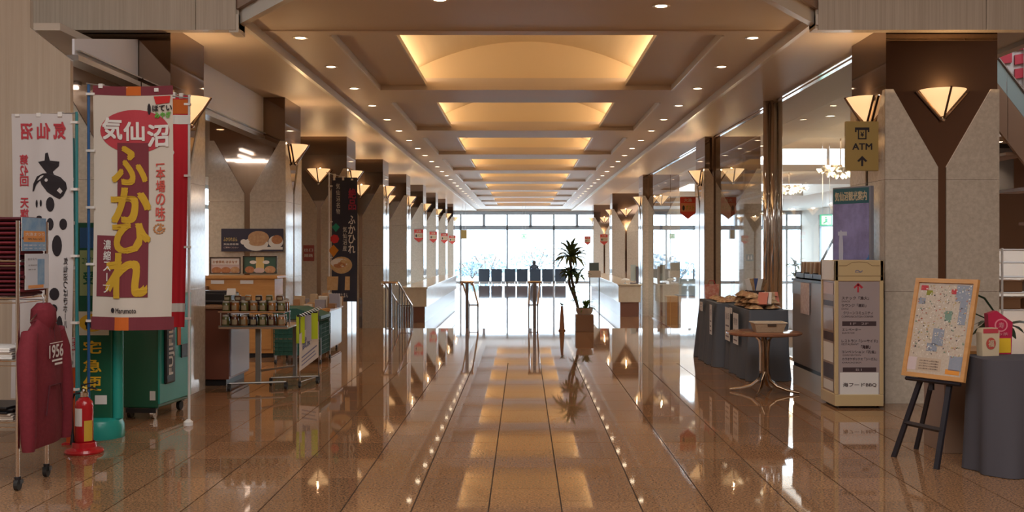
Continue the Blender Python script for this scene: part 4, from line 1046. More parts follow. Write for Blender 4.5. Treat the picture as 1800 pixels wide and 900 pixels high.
tbl('folding_table', 'folding table under the near blue grey cloth with snacks', 2.58, 2.92, 12.1, 13.2, .79)
drape('tablecloth', 'near blue grey cloth draped to the floor under the snack bags', 2.54, 2.985, 12.03, 13.28, .80, CLOTH, 3, .035)
tbl('folding_table', 'folding table under the far blue grey cloth', 2.50, 2.9, 13.55, 14.75, .79)
drape('tablecloth', 'far blue grey cloth draped to the floor with pointed corner', 2.44, 2.94, 13.48, 14.82, .80, CLOTH, 8, .06)
# hanging corner point of the cloth between the two tables
# notices pinned to the cloths
def card(label, x, y, z, w_, h_, rz, txt='価格'):
    t = thing('price_card', label, 'card', (x, y, z), rz); B(-w_, w_, 0, .002, 0, h_).build('card', PAPER, t)
    Print(plane_map((0, 0, 0), (1, 0, 0), (0, 0, 1), (0, -1, 0), .0012)).text(txt, -w_ * .7, w_ * .7, h_ * .62, h_ * .85).rect(-w_ * .7, w_ * .7, h_ * .42, h_ * .47).rect(-w_ * .7, w_ * .5, h_ * .25, h_ * .3).rect(-w_ * .7, w_ * .6, h_ * .1, h_ * .15).build('lettering', mat('ink_grey2', (.25, .22, .25), .7), t)
card('small white price card pinned high on the far blue cloth', 2.385, 14.35, .66, .10, .12, -pi / 2)
card('long white notice pinned at the far cloth table corner', 2.385, 13.62, .40, .08, .38, -pi / 2, 'お買得')
card('long pale notice hanging left on the near cloth', 2.475, 12.98, .38, .15, .40, -pi / 2, '海の幸')
card('long printed notice hanging right on the near cloth', 2.475, 12.48, .38, .15, .36, -pi / 2, '乾物')
card('small white card above the notices on the near cloth', 2.47, 12.74, .72, .08, .07, -pi / 2)
# snack bags heaped on the tables
SN = [mat('snack_%d' % i, c_, .3, noise=(22, c2, .5), bump=.8) for i, (c_, c2) in enumerate((((.30, .15, .07), (.62, .44, .26)), ((.5, .36, .2), (.2, .09, .05)), ((.26, .12, .06), (.6, .36, .2)), ((.62, .52, .36), (.3, .18, .1))))]
bag_me = []
for k in range(4):
    m = MB(); n_ = 8; rr = random.Random(k)
    top = []; bot = []
    for j in range(n_ + 1):
        for i in range(n_ + 1):
            u, v_ = i / n_, j / n_; bulge = (math.sin(pi * u) * math.sin(pi * v_)) ** .6
            x = (u - .5) * .165; y = (v_ - .5) * .185
            top.append((x, y, .012 + bulge * (.042 + .014 * rr.uniform(-1, 1)))); bot.append((x, y, .010 - .010 * bulge))
    N_ = (n_ + 1) ** 2
    m.add(top + bot, [(j * (n_ + 1) + i, j * (n_ + 1) + i + 1, (j + 1) * (n_ + 1) + i + 1, (j + 1) * (n_ + 1) + i) for j in range(n_) for i in range(n_)] +
          [(N_ + j * (n_ + 1) + i, N_ + (j + 1) * (n_ + 1) + i, N_ + (j + 1) * (n_ + 1) + i + 1, N_ + j * (n_ + 1) + i + 1) for j in range(n_) for i in range(n_)])
    o = m.build('snack_bag', SN[k], smooth=True); bag_me.append(o.data); bpy.data.objects.remove(o)
sn_n = 0
def snack(x, y, z, rx, rz, label, group):
    global sn_n
    o = bpy.data.objects.new('snack_bag', bag_me[sn_n % 4]); COL.objects.link(o); sn_n += 1
    o.location = (x, y, z); o.rotation_euler = (rx, R.uniform(-.15, .15), rz); tag(o, label, 'snack bag', group)
for lay, (ny_, st_) in enumerate(((5, 12.16), (5, 12.2), (4, 12.3))):
    for j in range(ny_):
        for i in range(2):
            if lay == 2 and i == 1 and j > 1: continue
            snack(2.645 + .185 * i + R.uniform(-.01, .01), st_ + .20 * j, .802 + .062 * lay, R.uniform(-.06, .06), R.uniform(-.15, .15),
                  'clear bag of brown dried snacks heaped on the near blue cloth', 'snack bags on the near cloth table')
for j in range(5):
    for i in range(2):
        snack(2.60 + .19 * i, 13.66 + .2 * j, .802, R.uniform(-.05, .05), R.uniform(-.1, .1), 'flat brown snack bag lying on the far blue cloth', 'snack bags on the far cloth table')
fb = thing('gift_bag', 'red and white patterned bag standing on the far cloth table', 'bag', (2.58, 14.66, .802))
MB().prism([(-.09, 0), (.09, 0), (.10, .20), (-.10, .20)], -.03, .03, axis='y').build('body', mat('bag_red', (.55, .06, .03), .4, noise=(25, (.75, .55, .45), 1)), fb); T([(-.05, 0, .2), (-.03, 0, .25), (.03, 0, .25), (.05, 0, .2)], .005, 5).build('handle', REDP, fb)
bk = thing('basket', 'dark basket of upright packets at the back of the snack table', 'basket', (2.84, 13.12, .922))
MB().lathe([(.09, -.12), (.12, .06), (.115, .06), (.085, -.11)], n=16).build('body', mat('basket_dark', (.05, .03, .03), .7), bk)
for i in range(5):
    o = B(-.03, .03, -.006, .006, 0, .20).build('packet', [PAPER, SN[0], mat('pk_blue', (.08, .12, .3), .5), PAPER, SN[1]][i]); o.location = (2.79 + .025 * i, 13.10 + .02 * (i % 3), .93); o.rotation_euler = (.15, -.3 + .15 * i, .1 * i); tag(o, 'upright slim packet standing in the dark basket', 'packet', 'packets in the dark basket')
for i in range(4):
    o = B(-.055, .055, -.012, .012, 0, .15).build('gift_box', [mat('box_pink', (.6, .2, .15), .5), PAPER, SN[3], mat('box_pink', (.6, .2, .15), .5)][i]); o.location = (2.70 + .055 * i, 12.1 + .03 * i, .86); o.rotation_euler = (-.5, 0, -.5 + .2 * i); tag(o, 'pink striped packet leaning at the near end of the snacks', 'packet', 'pink packets')

# round pedestal table with basket
rt = thing('round_table', 'small round brown pedestal table with curved chrome feet', 'table', (2.50, 11.1, 0))
MB().lathe([(.0001, .60), (.36, .60), (.385, .612), (.385, .628), (.37, .634), (.0001, .634)], n=40).build('tabletop', mat('table_walnut', (.24, .10, .06), .2, noise=(5, (.30, .14, .08), 1), grain=(1, 8, 1)), rt, smooth=True)
BRS = mat('leg_bronze', (.42, .30, .20), .2, 1.0)
for i in range(4):
    a = pi / 4 + i * pi / 2 + .35; c_, s_ = math.cos(a), math.sin(a)
    T([(c_ * r, s_ * r, z) for r, z in ((.10, .60), (.045, .54), (.035, .4), (.035, .22), (.06, .13), (.13, .07), (.24, .035), (.36, .016))], [.017, .018, .018, .018, .018, .017, .015, .013], 10).build('leg', CHROME if i == 1 else BRS, rt, smooth=True)
MB().lathe([(.05, .585), (.12, .595), (.12, .60)], n=16).build('hub', BRS, rt)
WICK = mat('wicker', (.58, .44, .30), .8, noise=(60, (.45, .32, .2), 1), grain=(1, 1, 3), bump=.5)
bs = thing('wicker_basket', 'shallow rectangular cream wicker basket on the round table', 'basket', (2.535, 11.08, .635))
m = MB()
def rring(a, b, z): return [(a, -b, z), (a, b, z), (-a, b, z), (-a, -b, z)]
v_ = rring(.135, .09, 0) + rring(.165, .115, .095) + rring(.152, .102, .095) + rring(.125, .08, .012)
m.add(v_, [(0, 1, 2, 3)] + [(i, (i + 1) % 4, 4 + (i + 1) % 4, 4 + i) for i in range(4)] + [(4 + i, 4 + (i + 1) % 4, 8 + (i + 1) % 4, 8 + i) for i in range(4)] + [(8 + i, 8 + (i + 1) % 4, 12 + (i + 1) % 4, 12 + i) for i in range(4)] + [(12, 13, 14, 15)])
m.build('body', WICK, bs); MB().tube(rring(.168, .118, .095) + [(.168, -.118, .095)], .008, 6).build('rim', mat('rim_cream', (.7, .62, .5), .7), bs)
B(-.03, .06, -.1175, -.114, .06, .085).build('handle_hole', mat('hole', (.08, .05, .03), .8), bs)

# grey counter
ct = thing('counter', 'grey counter with pale plinth and brochures on its top', 'counter', (3.22, 11.2, 0))
oc = (3.22, 11.2, 0); GREYC = mat('counter_grey', (.27, .24, .23), .3)
B(3.0, 3.44, 10.6, 11.92, .24, 1.14).build('body', GREYC, ct, oc, bevel=.004); B(2.99, 3.45, 10.59, 11.93, 1.14, 1.165).build('top', BLACK, ct, oc)
B(3.0, 3.43, 10.6, 11.9, .0, .20).build('plinth', mat('plinth_pale', (.52, .50, .48), .3), ct, oc); B(3.01, 3.43, 10.61, 11.9, .20, .24).build('kick', BLACK, ct, oc)
B(2.992, 3.0, 11.18, 11.9, 1.0, 1.13).build('blue_band', mat('band_blue', (.22, .29, .38), .3), ct, oc); B(2.994, 3.0, 10.62, 10.66, .26, 1.12).build('edge_strip', mat('edge_brown', (.3, .2, .13), .4), ct, oc)
hn = thing('notice', 'long mottled white notice hanging on the grey counter front', 'notice', (2.985, 11.35, .80))
B(0, .006, -.17, .17, 0, .33).build('sheet', mat('sheet_mottled', (.72, .66, .64), .6, noise=(28, (.45, .3, .3), 1)), hn)
for i in range(3):
    rkx = thing('brochure_box', ['left', 'middle', 'right'][i] + ' open box of brown brochures on the grey counter', 'box', (3.17, 11.72 - .35 * i, 1.166))
    MB().box(-.14, .14, -.17, .17, 0, .012).box(-.14, -.13, -.17, .17, 0, .06).box(-.14, .14, -.17, -.16, 0, .07).box(-.14, .14, .16, .17, 0, .07).build('tray', BLACK, rkx)
    for k in range(6):
        o = B(-.10, .10, -.008, .008, 0, .17).build('brochure', [GOODS[0], GOODS[3], GOODS[4]][(k * 2 + i) % 3]); o.location = (3.17, 11.59 - .35 * i + .048 * k, 1.180); o.rotation_euler = (.22, 0, 0); tag(o, 'tan brochure leaning in the ' + ['left', 'middle', 'right'][i] + ' box on the grey counter', 'brochure', 'brochures in the ' + ['left', 'middle', 'right'][i] + ' box')

# blue poster display standing on the counter
dp_ = thing('poster_display', 'tall violet blue poster display with teal header on the counter', 'display', (3.29, 10.74, 1.166))
ang = math.atan2(-.44, .25); dp_.rotation_euler = (0, 0, ang)
DW = .25; DH = .95
B(-DW, DW, 0, .05, 0, DH).build('case', mat('case_grey', (.25, .25, .30), .3), dp_, bevel=.006)
VIO = mat('poster_violet', (.34, .34, .72), .25, noise=(3.5, (.15, .13, .28), .9), grain=(1, 1, .8))
fm_ = plane_map((0, 0, 0), (1, 0, 0), (0, 0, 1), (0, -1, 0), .002)
Print(fm_).rect(-.235, .235, .02, DH - .17).build('print', VIO, dp_)
Print(plane_map((0, 0, 0), (1, 0, 0), (0, 0, 1), (0, -1, 0), .003)).rect(-.235, .235, DH - .17, DH - .015).build('header', mat('header_teal', (.02, .12, .16), .4), dp_)
Print(plane_map((0, 0, 0), (1, 0, 0), (0, 0, 1), (0, -1, 0), .005)).text('気仙沼観光案内', -.21, .21, DH - .14, DH - .05, .03).build('lettering', mat('ink_cream', (.6, .55, .4), .6), dp_)
Print(plane_map((0, 0, 0), (1, 0, 0), (0, 0, 1), (0, -1, 0), .004)).poly([(-.05, .06), (.22, .24), (.235, .28), (.235, .20), (.05, .04)]).build('print', mat('stroke_blue', (.06, .22, .55), .4), dp_)
Print(plane_map((0, 0, 0), (1, 0, 0), (0, 0, 1), (0, -1, 0), .004)).ell(-.13, .30, .03, .22, 16, 2).build('print', mat('fall_white', (.55, .6, .8), .4), dp_)
Print(plane_map((0, 0, 0), (1, 0, 0), (0, 0, 1), (0, -1, 0), .0045)).rect(-.17, -.05, .46, .50).build('print', mat('fall_white', (.55, .6, .8), .4), dp_)

# guide sign stand
YC = mat('cream_lacquer', (.60, .45, .24), .4); YCL = mat('cream_line', (.25, .15, .07), .5); LAV = mat('sign_lavender', (.40, .33, .33), .25)
gs = thing('guide_stand', 'freestanding cream guide board with red arrow and floor listings', 'sign', (3.141, 10.0, 0))
W2 = .228; D2 = .48; ZT = 1.385
MB().box(-W2, W2, .0, D2, 0.02, .13).box(-W2, -W2 + .035, 0, .035, .13, ZT).box(W2 - .035, W2, 0, .035, .13, ZT).box(-W2, -W2 + .035, D2 - .035, D2, .13, ZT).box(W2 - .035, W2, D2 - .035, D2, .13, ZT).box(-W2, W2, 0, D2, 1.19, ZT).build('frame', YC, gs, bevel=.006)
B(-W2 + .03, W2 - .03, .012, .02, .13, 1.19).build('front_board', LAV, gs); B(-W2 + .012, -W2 + .02, .03, D2 - .03, .13, 1.19).build('side_board', mat('side_tan', (.34, .22, .16), .4), gs)
B(-W2 + .05, W2 - .05, .05, D2 - .05, 0, .02).build('foot', BLACK, gs)
sp_ = plane_map((0, 0, 0), (1, 0, 0), (0, 0, 1), (0, -1, 0), .002)
arch = [(-.19, 1.335), (-.12, 1.335), (-.07, 1.365), (0, 1.372), (.07, 1.365), (.12, 1.335), (.19, 1.335)]
p_ = Print(sp_)
for a, b in zip(arch[:-1], arch[1:]): p_.poly([(a[0], a[1] - .003), (b[0], b[1] - .003), (b[0], b[1] + .002), (a[0], a[1] + .002)])
p_.build('arch_line', YCL, gs); Print(sp_).rect(-.215, .215, 1.236, 1.241).build('line', YCL, gs)
for s in (-1, 1): Print(sp_).rect(s * .2 - .002, s * .2 + .002, 1.24, 1.335).build('line', YCL, gs)
Print(sp_).text('〜', -.04, .03, 1.275, 1.295, .02).rect(-.04, .02, 1.27, 1.275).build('logo', mat('logo_slate', (.2, .2, .3), .5), gs)
def sy(y): return PZ(y, 10.0)
def sx(x): return PX(x, 10.0) - 3.141
bp = plane_map((0, .012, 0), (1, 0, 0), (0, 0, 1), (0, -1, 0), .0015)
INK = mat('sign_ink', (.06, .035, .04), .5)
Print(bp).poly([(sx(1509), sy(497)), (sx(1501), sy(505)), (sx(1503), sy(507.5)), (sx(1509), sy(501.5)), (sx(1515), sy(507.5)), (sx(1518), sy(505))]).rect(sx(1507.5), sx(1510.5), sy(514), sy(500)).build('arrow', mat('arrow_red', (.5, .03, .05), .5), gs)
for (t_, a, b, c_, d, bo) in (('スナック「漁火」', 1480, 1528, 521, 527, .01), ('SNACK', 1480, 1495, 528.5, 531.5, 0), ('ラウンジ「潮彩」', 1480, 1523, 534, 540, .01), ('LOUNGE', 1480, 1492, 541.5, 544.5, 0), ('クリーンコミュニティ', 1483, 1535, 547.5, 553, .01), ('COMMUNICATION CORNER', 1480, 1536, 555, 558.5, 0),
      ('エレベーター', 1481, 1514, 577, 582, .01), ('ELEVATOR', 1481, 1503, 584, 587, 0), ('レストラン「シーサイド」', 1480, 1543, 596.5, 602.5, .01), ('RESTAURANT', 1480, 1510, 603.5, 607, 0), ('「海鮮」', 1514, 1530, 607, 613, .05), ('コンベンション「孔雀」', 1480, 1540, 616, 621.5, .01), ('CONVENTION', 1482, 1514, 623, 626, 0), ('カラオケボックス「シーガル」', 1481, 1542, 628.5, 634, .01), ('KARAOKE BOX', 1481, 1515, 636, 639, 0)):
    Print(bp).text(t_, sx(a), sx(b), sy(d), sy(c_), bo).build('lettering', INK, gs)
Print(bp).rect(sx(1481), sx(1541), sy(573), sy(565)).build('band', INK, gs); Print(bp).rect(sx(1482), sx(1541), sy(654), sy(646)).build('band', INK, gs)
Print(bp).rect(sx(1477), sx(1545), sy(696), sy(655)).build('notice_paper', PAPER, gs)
bp2 = plane_map((0, .010, 0), (1, 0, 0), (0, 0, 1), (0, -1, 0), .0015)
Print(bp2).text('1F  2F', sx(1495), sx(1527), sy(571), sy(567), .01).build('lettering', LAV, gs); Print(bp2).text('B1', sx(1505), sx(1515), sy(652), sy(648), .01).build('lettering', LAV, gs)
Print(bp2).text('海フードBBQ', sx(1482), sx(1541), sy(680.5), sy(673), .015).build('lettering', INK, gs)
lp_ = plane_map((-W2 + .010, 0, 0), (0, -1, 0), (0, 0, 1), (-1, 0, 0), .002)
for (z0, z1, m_) in ((1.06, 1.17, PINKP), (.95, 1.0, INK), (.72, .93, LAV), (.62, .70, INK), (.42, .60, PAPER), (.26, .40, INK), (.15, .24, PAPER)):
    Print(lp_).rect(-.41, -.08, z0, z1).build('print', m_, gs)
gb = thing('board', 'narrow folded grey board leaning behind the cream guide stand', 'board', (3.405, 10.22, 0))
B(-.02, .03, -.03, .03, .02, 1.02).build('panel', mat('board_teal', (.16, .20, .22), .4), gb); B(-.03, .035, -.035, .035, 1.02, 1.17).build('cap', BLACK, gb, bevel=.01); B(-.02, .03, -.032, .032, 0, .02).build('foot', RUBBER, gb); B(-.022, .02, -.032, .03, .1, .22).build('tag', PAPER, gb)

# cash machine sign
GOLD = mat('sign_gold', (.40, .28, .09), .35, .2)
at = thing('atm_sign', 'gold hanging sign with cash machine symbol, ATM and up arrow', 'sign', (3.288, 10.40, 2.25))
B(-.16, .16, -.02, .02, 0, .48).build('plate', GOLD, at, bevel=.004)
for z in (.10, .39): B(.155, .196, -.015, .015, z - .015, z + .015).build('bracket', CHROME, at)
ap = plane_map((0, -.02, 0), (1, 0, 0), (0, 0, 1), (0, -1, 0), .0015)
Print(ap).text('ATM', -.095, .095, .205, .265, .035).build('lettering', BLK_P, at)
Print(ap).poly([(0, .145), (-.05, .095), (-.032, .085), (-.01, .105), (-.01, .045), (.01, .045), (.01, .105), (.032, .085), (.05, .095)]).build('arrow', BLK_P, at)
Print(ap).rect(-.07, .07, .395, .42).rect(-.07, -.055, .375, .395).rect(.055, .07, .375, .395).build('symbol', BLK_P, at)
Print(ap).rect(-.042, -.030, .31, .395).rect(.030, .042, .31, .395).rect(-.042, .042, .305, .317).text('¥', -.017, .017, .33, .378, .03).build('symbol', BLK_P, at)

# ------------------------------------------------------------ easel with the illustrated map
EAS = mat('easel_black', (.02, .018, .025), .45)
bdir = Vector((.267, -.42, 0)).normalized(); nrm = Vector((-bdir.y * -1, bdir.x * -1, 0))  # towards the viewer
nrm = Vector((-.844, -.536, 0)).normalized()
ez = thing('easel', 'black wooden tripod easel holding the framed map board', 'easel', (2.80, 7.46, 0))
oe = Vector((2.80, 7.46, 0))
bl = Vector((2.70, 7.60, .594)); br = Vector((2.967, 7.18, .594)); br = bl + bdir * .50
up = (Vector((.135, .085, .68))).normalized(); H = .705
def leg(a, b, w_, nm='leg'):
    a, b = Vector(a), Vector(b); d = (b - a).normalized(); s1 = bdir * w_; s2 = d.cross(s1).normalized() * w_ * .6
    vs = [a + s1 + s2, a - s1 + s2, a - s1 - s2, a + s1 - s2, b + s1 + s2, b - s1 + s2, b - s1 - s2, b + s1 - s2]
    return MB().add(vs, [(0, 3, 2, 1), (4, 5, 6, 7), (0, 1, 5, 4), (1, 2, 6, 5), (2, 3, 7, 6), (3, 0, 4, 7)]).build(nm, EAS, ez, oe)
back = -nrm * .03
fl = Vector((2.66, 7.68, 0)); fr_ = Vector((2.80, 7.25, 0)); apex = bl + bdir * .25 + up * .62 + back * 1.3
tl_ = bl + bdir * .14 + up * .05 + back; tr_ = bl + bdir * .36 + up * .05 + back
leg(fl, tl_.lerp(apex, .0) + (tl_ - fl) * .0 + Vector((0, 0, 0)), .018); leg(tl_, apex, .016); leg(fr_, tr_, .018); leg(tr_, apex, .016)
rear = Vector((2.93, 7.98, 0)); leg(rear, apex - nrm * .03, .016, 'rear_leg')
ca = fl.lerp(tl_, .40); cb_ = fr_.lerp(tr_, .40)
leg(ca - Vector((0, 0, .018)), ca + Vector((0, 0, .018)), .001)
MB().tube([ca, cb_], .018, 4).build('cross_bar', EAS, ez, oe)
MB().tube([bl + bdir * .03 + nrm * .012 - Vector((0, 0, .014)), bl + bdir * .47 + nrm * .012 - Vector((0, 0, .014))], .014, 4).build('ledge', EAS, ez, oe)
MB().tube([bl + bdir * .21 - Vector((0, 0, .02)) + back, bl + bdir * .21 - Vector((0, 0, .08)) + back], .02, 6).build('knob', EAS, ez, oe)
mp_ = thing('map_board', 'wood framed illustrated map board leaning on the black easel', 'board', tuple(bl))
n3 = bdir.cross(up).normalized(); n3 = n3 if n3.dot(nrm) > 0 else -n3
def bpt(u, v, d): return tuple(bdir * u + up * v + n3 * d)
def slab3(m, u0, u1, v0, v1, d0, d1):
    m.add([bpt(u0, v0, d0), bpt(u1, v0, d0), bpt(u1, v1, d0), bpt(u0, v1, d0), bpt(u0, v0, d1), bpt(u1, v0, d1), bpt(u1, v1, d1), bpt(u0, v1, d1)],
          [(0, 3, 2, 1), (4, 5, 6, 7), (0, 1, 5, 4), (1, 2, 6, 5), (2, 3, 7, 6), (3, 0, 4, 7)]); return m
MAPW = .5
slab3(MB(), .02, MAPW - .02, .02, H - .02, 0, .012).build('map_sheet', mat('map_paper', (.42, .33, .25), .35, noise=(55, (.62, .52, .42), 1.6)), mp_)
for a in ((0, MAPW, 0, .03), (0, MAPW, H - .03, H), (0, .03, .03, H - .03), (MAPW - .03, MAPW, .03, H - .03)): slab3(MB(), *a, 0, .025).build('frame_bar', WOOD, mp_)
def mapp(u, v): return bpt(u * MAPW, v * H, .0135)
def mapp2(u, v): return bpt(u * MAPW, v * H, .0145)
BLG = mat('map_blue', (.22, .26, .32), .4, noise=(40, (.3, .3, .36), 1))
for (a, b, c_, d, m_) in ((.10, .22, .88, .93, REDP), (.2, .3, .83, .88, mat('map_olive', (.25, .25, .03), .5)), (.09, .2, .74, .80, BLG), (.68, .92, .78, .94, BLG), (.76, .88, .55, .78, BLG), (.40, .58, .33, .50, BLG), (.33, .5, .27, .35, BLG), (.55, .66, .58, .68, mat('map_green', (.18, .28, .22), .5)), (.72, .92, .10, .24, BLG), (.68, .90, .06, .11, ORP), (.06, .2, .07, .2, PINKP), (.22, .6, .07, .20, mat('map_tan', (.5, .38, .28), .5)), (.60, .68, .85, .9, REDP)):
    Print(mapp).rect(a, b, c_, d).build('map_patch', m_, mp_)
rr = random.Random(5)
dots = [mat('dot_%d' % i, c_, .5) for i, c_ in enumerate(((.66, .58, .46), (.45, .12, .08), (.10, .08, .09), (.5, .35, .12), (.2, .28, .2), (.7, .66, .6)))]
for k, m_ in enumerate(dots):
    p_ = Print(mapp2)
    for i in range(150 if k in (0, 5) else 75):
        u, v_ = rr.uniform(.08, .9), rr.uniform(.22, .93); s_ = rr.uniform(.004, .014); p_.rect(u, u + s_ * rr.uniform(.7, 2.2), v_, v_ + s_ * rr.uniform(.6, 1.3))
    o = p_.build('map_mark', m_, mp_); o['kind'] = 'stuff'
for i in range(4): Print(mapp2).text('みなと散歩まっぷ気仙沼観光', .25, .56, .085 + .026 * i, .1 + .026 * i).build('lettering', INK, mp_)

# ------------------------------------------------------------ draped counter at the right edge
drape('draped_counter', 'dark grey cloth covered counter with rounded corner at right edge', 3.035, 4.6, 6.97, 7.42, .765, CLOTHD, 5, .012, .12)
tbl('folding_table', 'folding table under the dark grey cloth at right edge', 3.12, 4.5, 7.08, 7.40, .755)
pd = thing('pedestal', 'plain brown wooden pedestal standing behind the map easel', 'pedestal', (3.22, 8.0, 0)); B(-.15, .25, -.2, .2, 0, .72).build('body', BROWNW, pd, bevel=.004); B(-.17, .27, -.22, .22, .72, .75).build('top', WOOD, pd)
g1 = thing('gift_bag', 'cream paper bag with red crest on the dark cloth counter', 'bag', (3.17, 7.30, .766), .25)
MB().prism([(-.065, 0), (.065, 0), (.07, .16), (.055, .19), (-.055, .19), (-.07, .16)], -.03, .03, axis='y').build('body', mat('bag_cream', (.62, .50, .34), .6), g1)
Print(plane_map((0, -.03, 0), (1, 0, 0), (0, 0, 1), (0, -1, 0), .002)).rect(-.06, .06, .155, .185).build('print', REDP, g1); Print(plane_map((0, -.03, 0), (1, 0, 0), (0, 0, 1), (0, -1, 0), .003)).ell(0, .085, .038, .04).build('print', mat('crest_red', (.5, .08, .06), .6), g1)
Print(plane_map((0, -.03, 0), (1, 0, 0), (0, 0, 1), (0, -1, 0), .004)).text('福', -.022, .022, .062, .108, .02).build('lettering', mat('bag_cream', (.6, .5, .34), .6), g1)
g2 = thing('fan_card', 'red and yellow round crest box behind the cream paper bag', 'box', (3.30, 7.42, .766), .1)
MB().prism([(-.08, 0), (.075, 0), (.085, .22), (-.03, .30), (-.095, .28)], -.025, .025, axis='y').build('body', mat('box_magenta', (.48, .02, .07), .45), g2)
fp_ = plane_map((0, -.025, 0), (1, 0, 0), (0, 0, 1), (0, -1, 0), .002); Print(fp_).rect(-.075, .07, .01, .11).build('print', KY, g2)
Print(fp_).ell(-.0, .20, .048, .045, 24, 1).build('print', mat('pink_ring', (.75, .25, .3), .5), g2); Print(plane_map((0, -.025, 0), (1, 0, 0), (0, 0, 1), (0, -1, 0), .003)).ell(-.0, .20, .038, .036, 24, 1).build('print', mat('box_magenta', (.48, .02, .07), .45), g2)
Print(plane_map((0, -.025, 0), (1, 0, 0), (0, 0, 1), (0, -1, 0), .004)).text('寿', -.02, .02, .18, .22, .02).text('お茶', -.03, .05, .13, .15, .02).build('lettering', mat('pink_ring', (.75, .25, .3), .5), g2)

# leaves helper
LEAFD = mat('leaf_dark', (.012, .03, .015), .35); LEAFG = mat('leaf_green', (.07, .13, .04), .45); LEAFF = mat('leaf_fresh', (.14, .28, .05), .5)
def leaf_mesh(L, w_, droop, m_, n_=6):
    m = MB(); vs = []
    for i in range(n_ + 1):
        f = i / n_; ww = w_ * math.sin(pi * min(1, f * .92 + .06)) ** .8; x = L * f * (1 - .12 * f * droop); z = L * (.55 * f - droop * .75 * f * f)
        vs += [(x, -ww, z + ww * .25), (x, 0, z), (x, ww, z + ww * .25)]
    m.add(vs, [(3 * i + a, 3 * i + 3 + a, 3 * i + 4 + a, 3 * i + 1 + a) for i in range(n_) for a in (0, 1)])
    o = m.build('leaf', m_, smooth=True); me = o.data; bpy.data.objects.remove(o); return me
def leaves(t, me, n_, c, az=(0, 2 * pi), tilt=(-.3, .5), sc=(.7, 1.1), rr=R):
    for i in range(n_):
        o = bpy.data.objects.new('leaf', me); COL.objects.link(o); o.parent = t; o.location = c
        o.rotation_euler = (rr.uniform(-.3, .3), -rr.uniform(*tilt), az[0] + (az[1] - az[0]) * (i + rr.random() * .6) / n_); s_ = rr.uniform(*sc); o.scale = (s_, s_, s_)
orc = thing('orchid', 'dark leaved potted orchid with arching stem behind the red box', 'plant', (3.52, 7.38 + .5, .752))
MB().lathe([(.05, 0), (.075, .12), (.08, .14), (.07, .14), (.06, .1)], n=16).build('pot', mat('pot_silver', (.5, .48, .48), .25), orc, smooth=True)
lm2 = leaf_mesh(.24, .04, 1.0, LEAFD); leaves(orc, lm2, 11, (0, 0, .14), sc=(.8, 1.2), tilt=(-.1, .5))
T([(0, 0, .12), (-.06, -.02, .28), (-.14, -.04, .38), (-.26, -.06, .43), (-.36, -.08, .42)], [.006, .007, .008, .007, .004], 6).build('stem', LEAFD, orc, smooth=True); T([(0, 0, .12), (-.1, -.02, .22), (-.22, -.06, .27), (-.36, -.08, .30)], .005, 6).build('stem', LEAFD, orc, smooth=True)
for (x, y, l_, m_) in ((3.62, 7.3, 'small ribboned clear box on the dark cloth counter', WHITE), (3.48, 7.14, 'flat brown box at the right on the dark cloth', GOODS[3])):
    t = thing('gift_box', l_, 'box', (x, y, .766)); B(-.06, .06, -.05, .05, 0, .06).build('body', m_, t, bevel=.006); MB().sphere((0, 0, .065), .02, 5).build('ribbon', CHROME, t)
for i in range(2):
    o = B(-.14, .14, -.1, .1, 0, .012).build('tray', WOODD, bevel=.004); o.location = (3.78, 7.25 - .32 * i * 0 , .766 + .014 * i); tag(o, 'flat dark tray lying on the cloth counter', 'tray', 'stacked trays')

# ============================================================ STEPS: handrails
DSTEEL = mat('rail_steel', (.28, .27, .27), .25, 1.0)
def handrail(name_label, x, bal=0, wd=.19):
    t = thing('handrail', name_label, 'handrail', (x, 20.12 if not bal else 19.9, 0))
    y1 = 2.6; zt, ze = .86, .31
    for s in (-1, 1):
        xx = s * wd / 2
        T([(xx, -.05, zt - .05), (xx, .0, zt), (xx, .12, zt), (xx, y1, ze), (xx, y1 + .04, ze - .06)], .02, 8).build('rail', CHROME, t, smooth=True)
        T([(xx, y1 - .05, -.48), (xx, y1 - .05, ze)], .015, 8).build('post', DSTEEL, t)
        if bal:
            for i in range(6):
                yy = .1 + 2.4 * i / 5 + .28; zf = 0 if i < 0 else -.48 if yy > 1.1 else -.32
                T([(xx, yy, zf if yy > .9 else -.30), (xx, yy, zt - (yy - .12) * .222)], .011, 6).build('baluster', DSTEEL, t)
    T([(-wd / 2 - .03, 0, zt), (wd / 2 + .03, 0, zt)], .022, 8).build('end_bar', CHROME, t, smooth=True)
    T([(-wd / 2, y1, ze - .02), (wd / 2, y1, ze - .02)], .014, 8).build('end_bar', DSTEEL, t)
    z0 = 0 if bal else -.16
    B(-.03, .03, -.02, .03, z0, zt - .01).build('near_post', DSTEEL, t, bevel=.004); B(-.06, .06, -.06, .06, z0, z0 + .012).build('foot_plate', CHROME, t)
handrail('single steel step handrail in the middle of the aisle', .21)
handrail('single steel step handrail left of the aisle centre', -1.06)
handrail('steel handrail with balusters beside the fourth left column', -2.48, 1, .26)

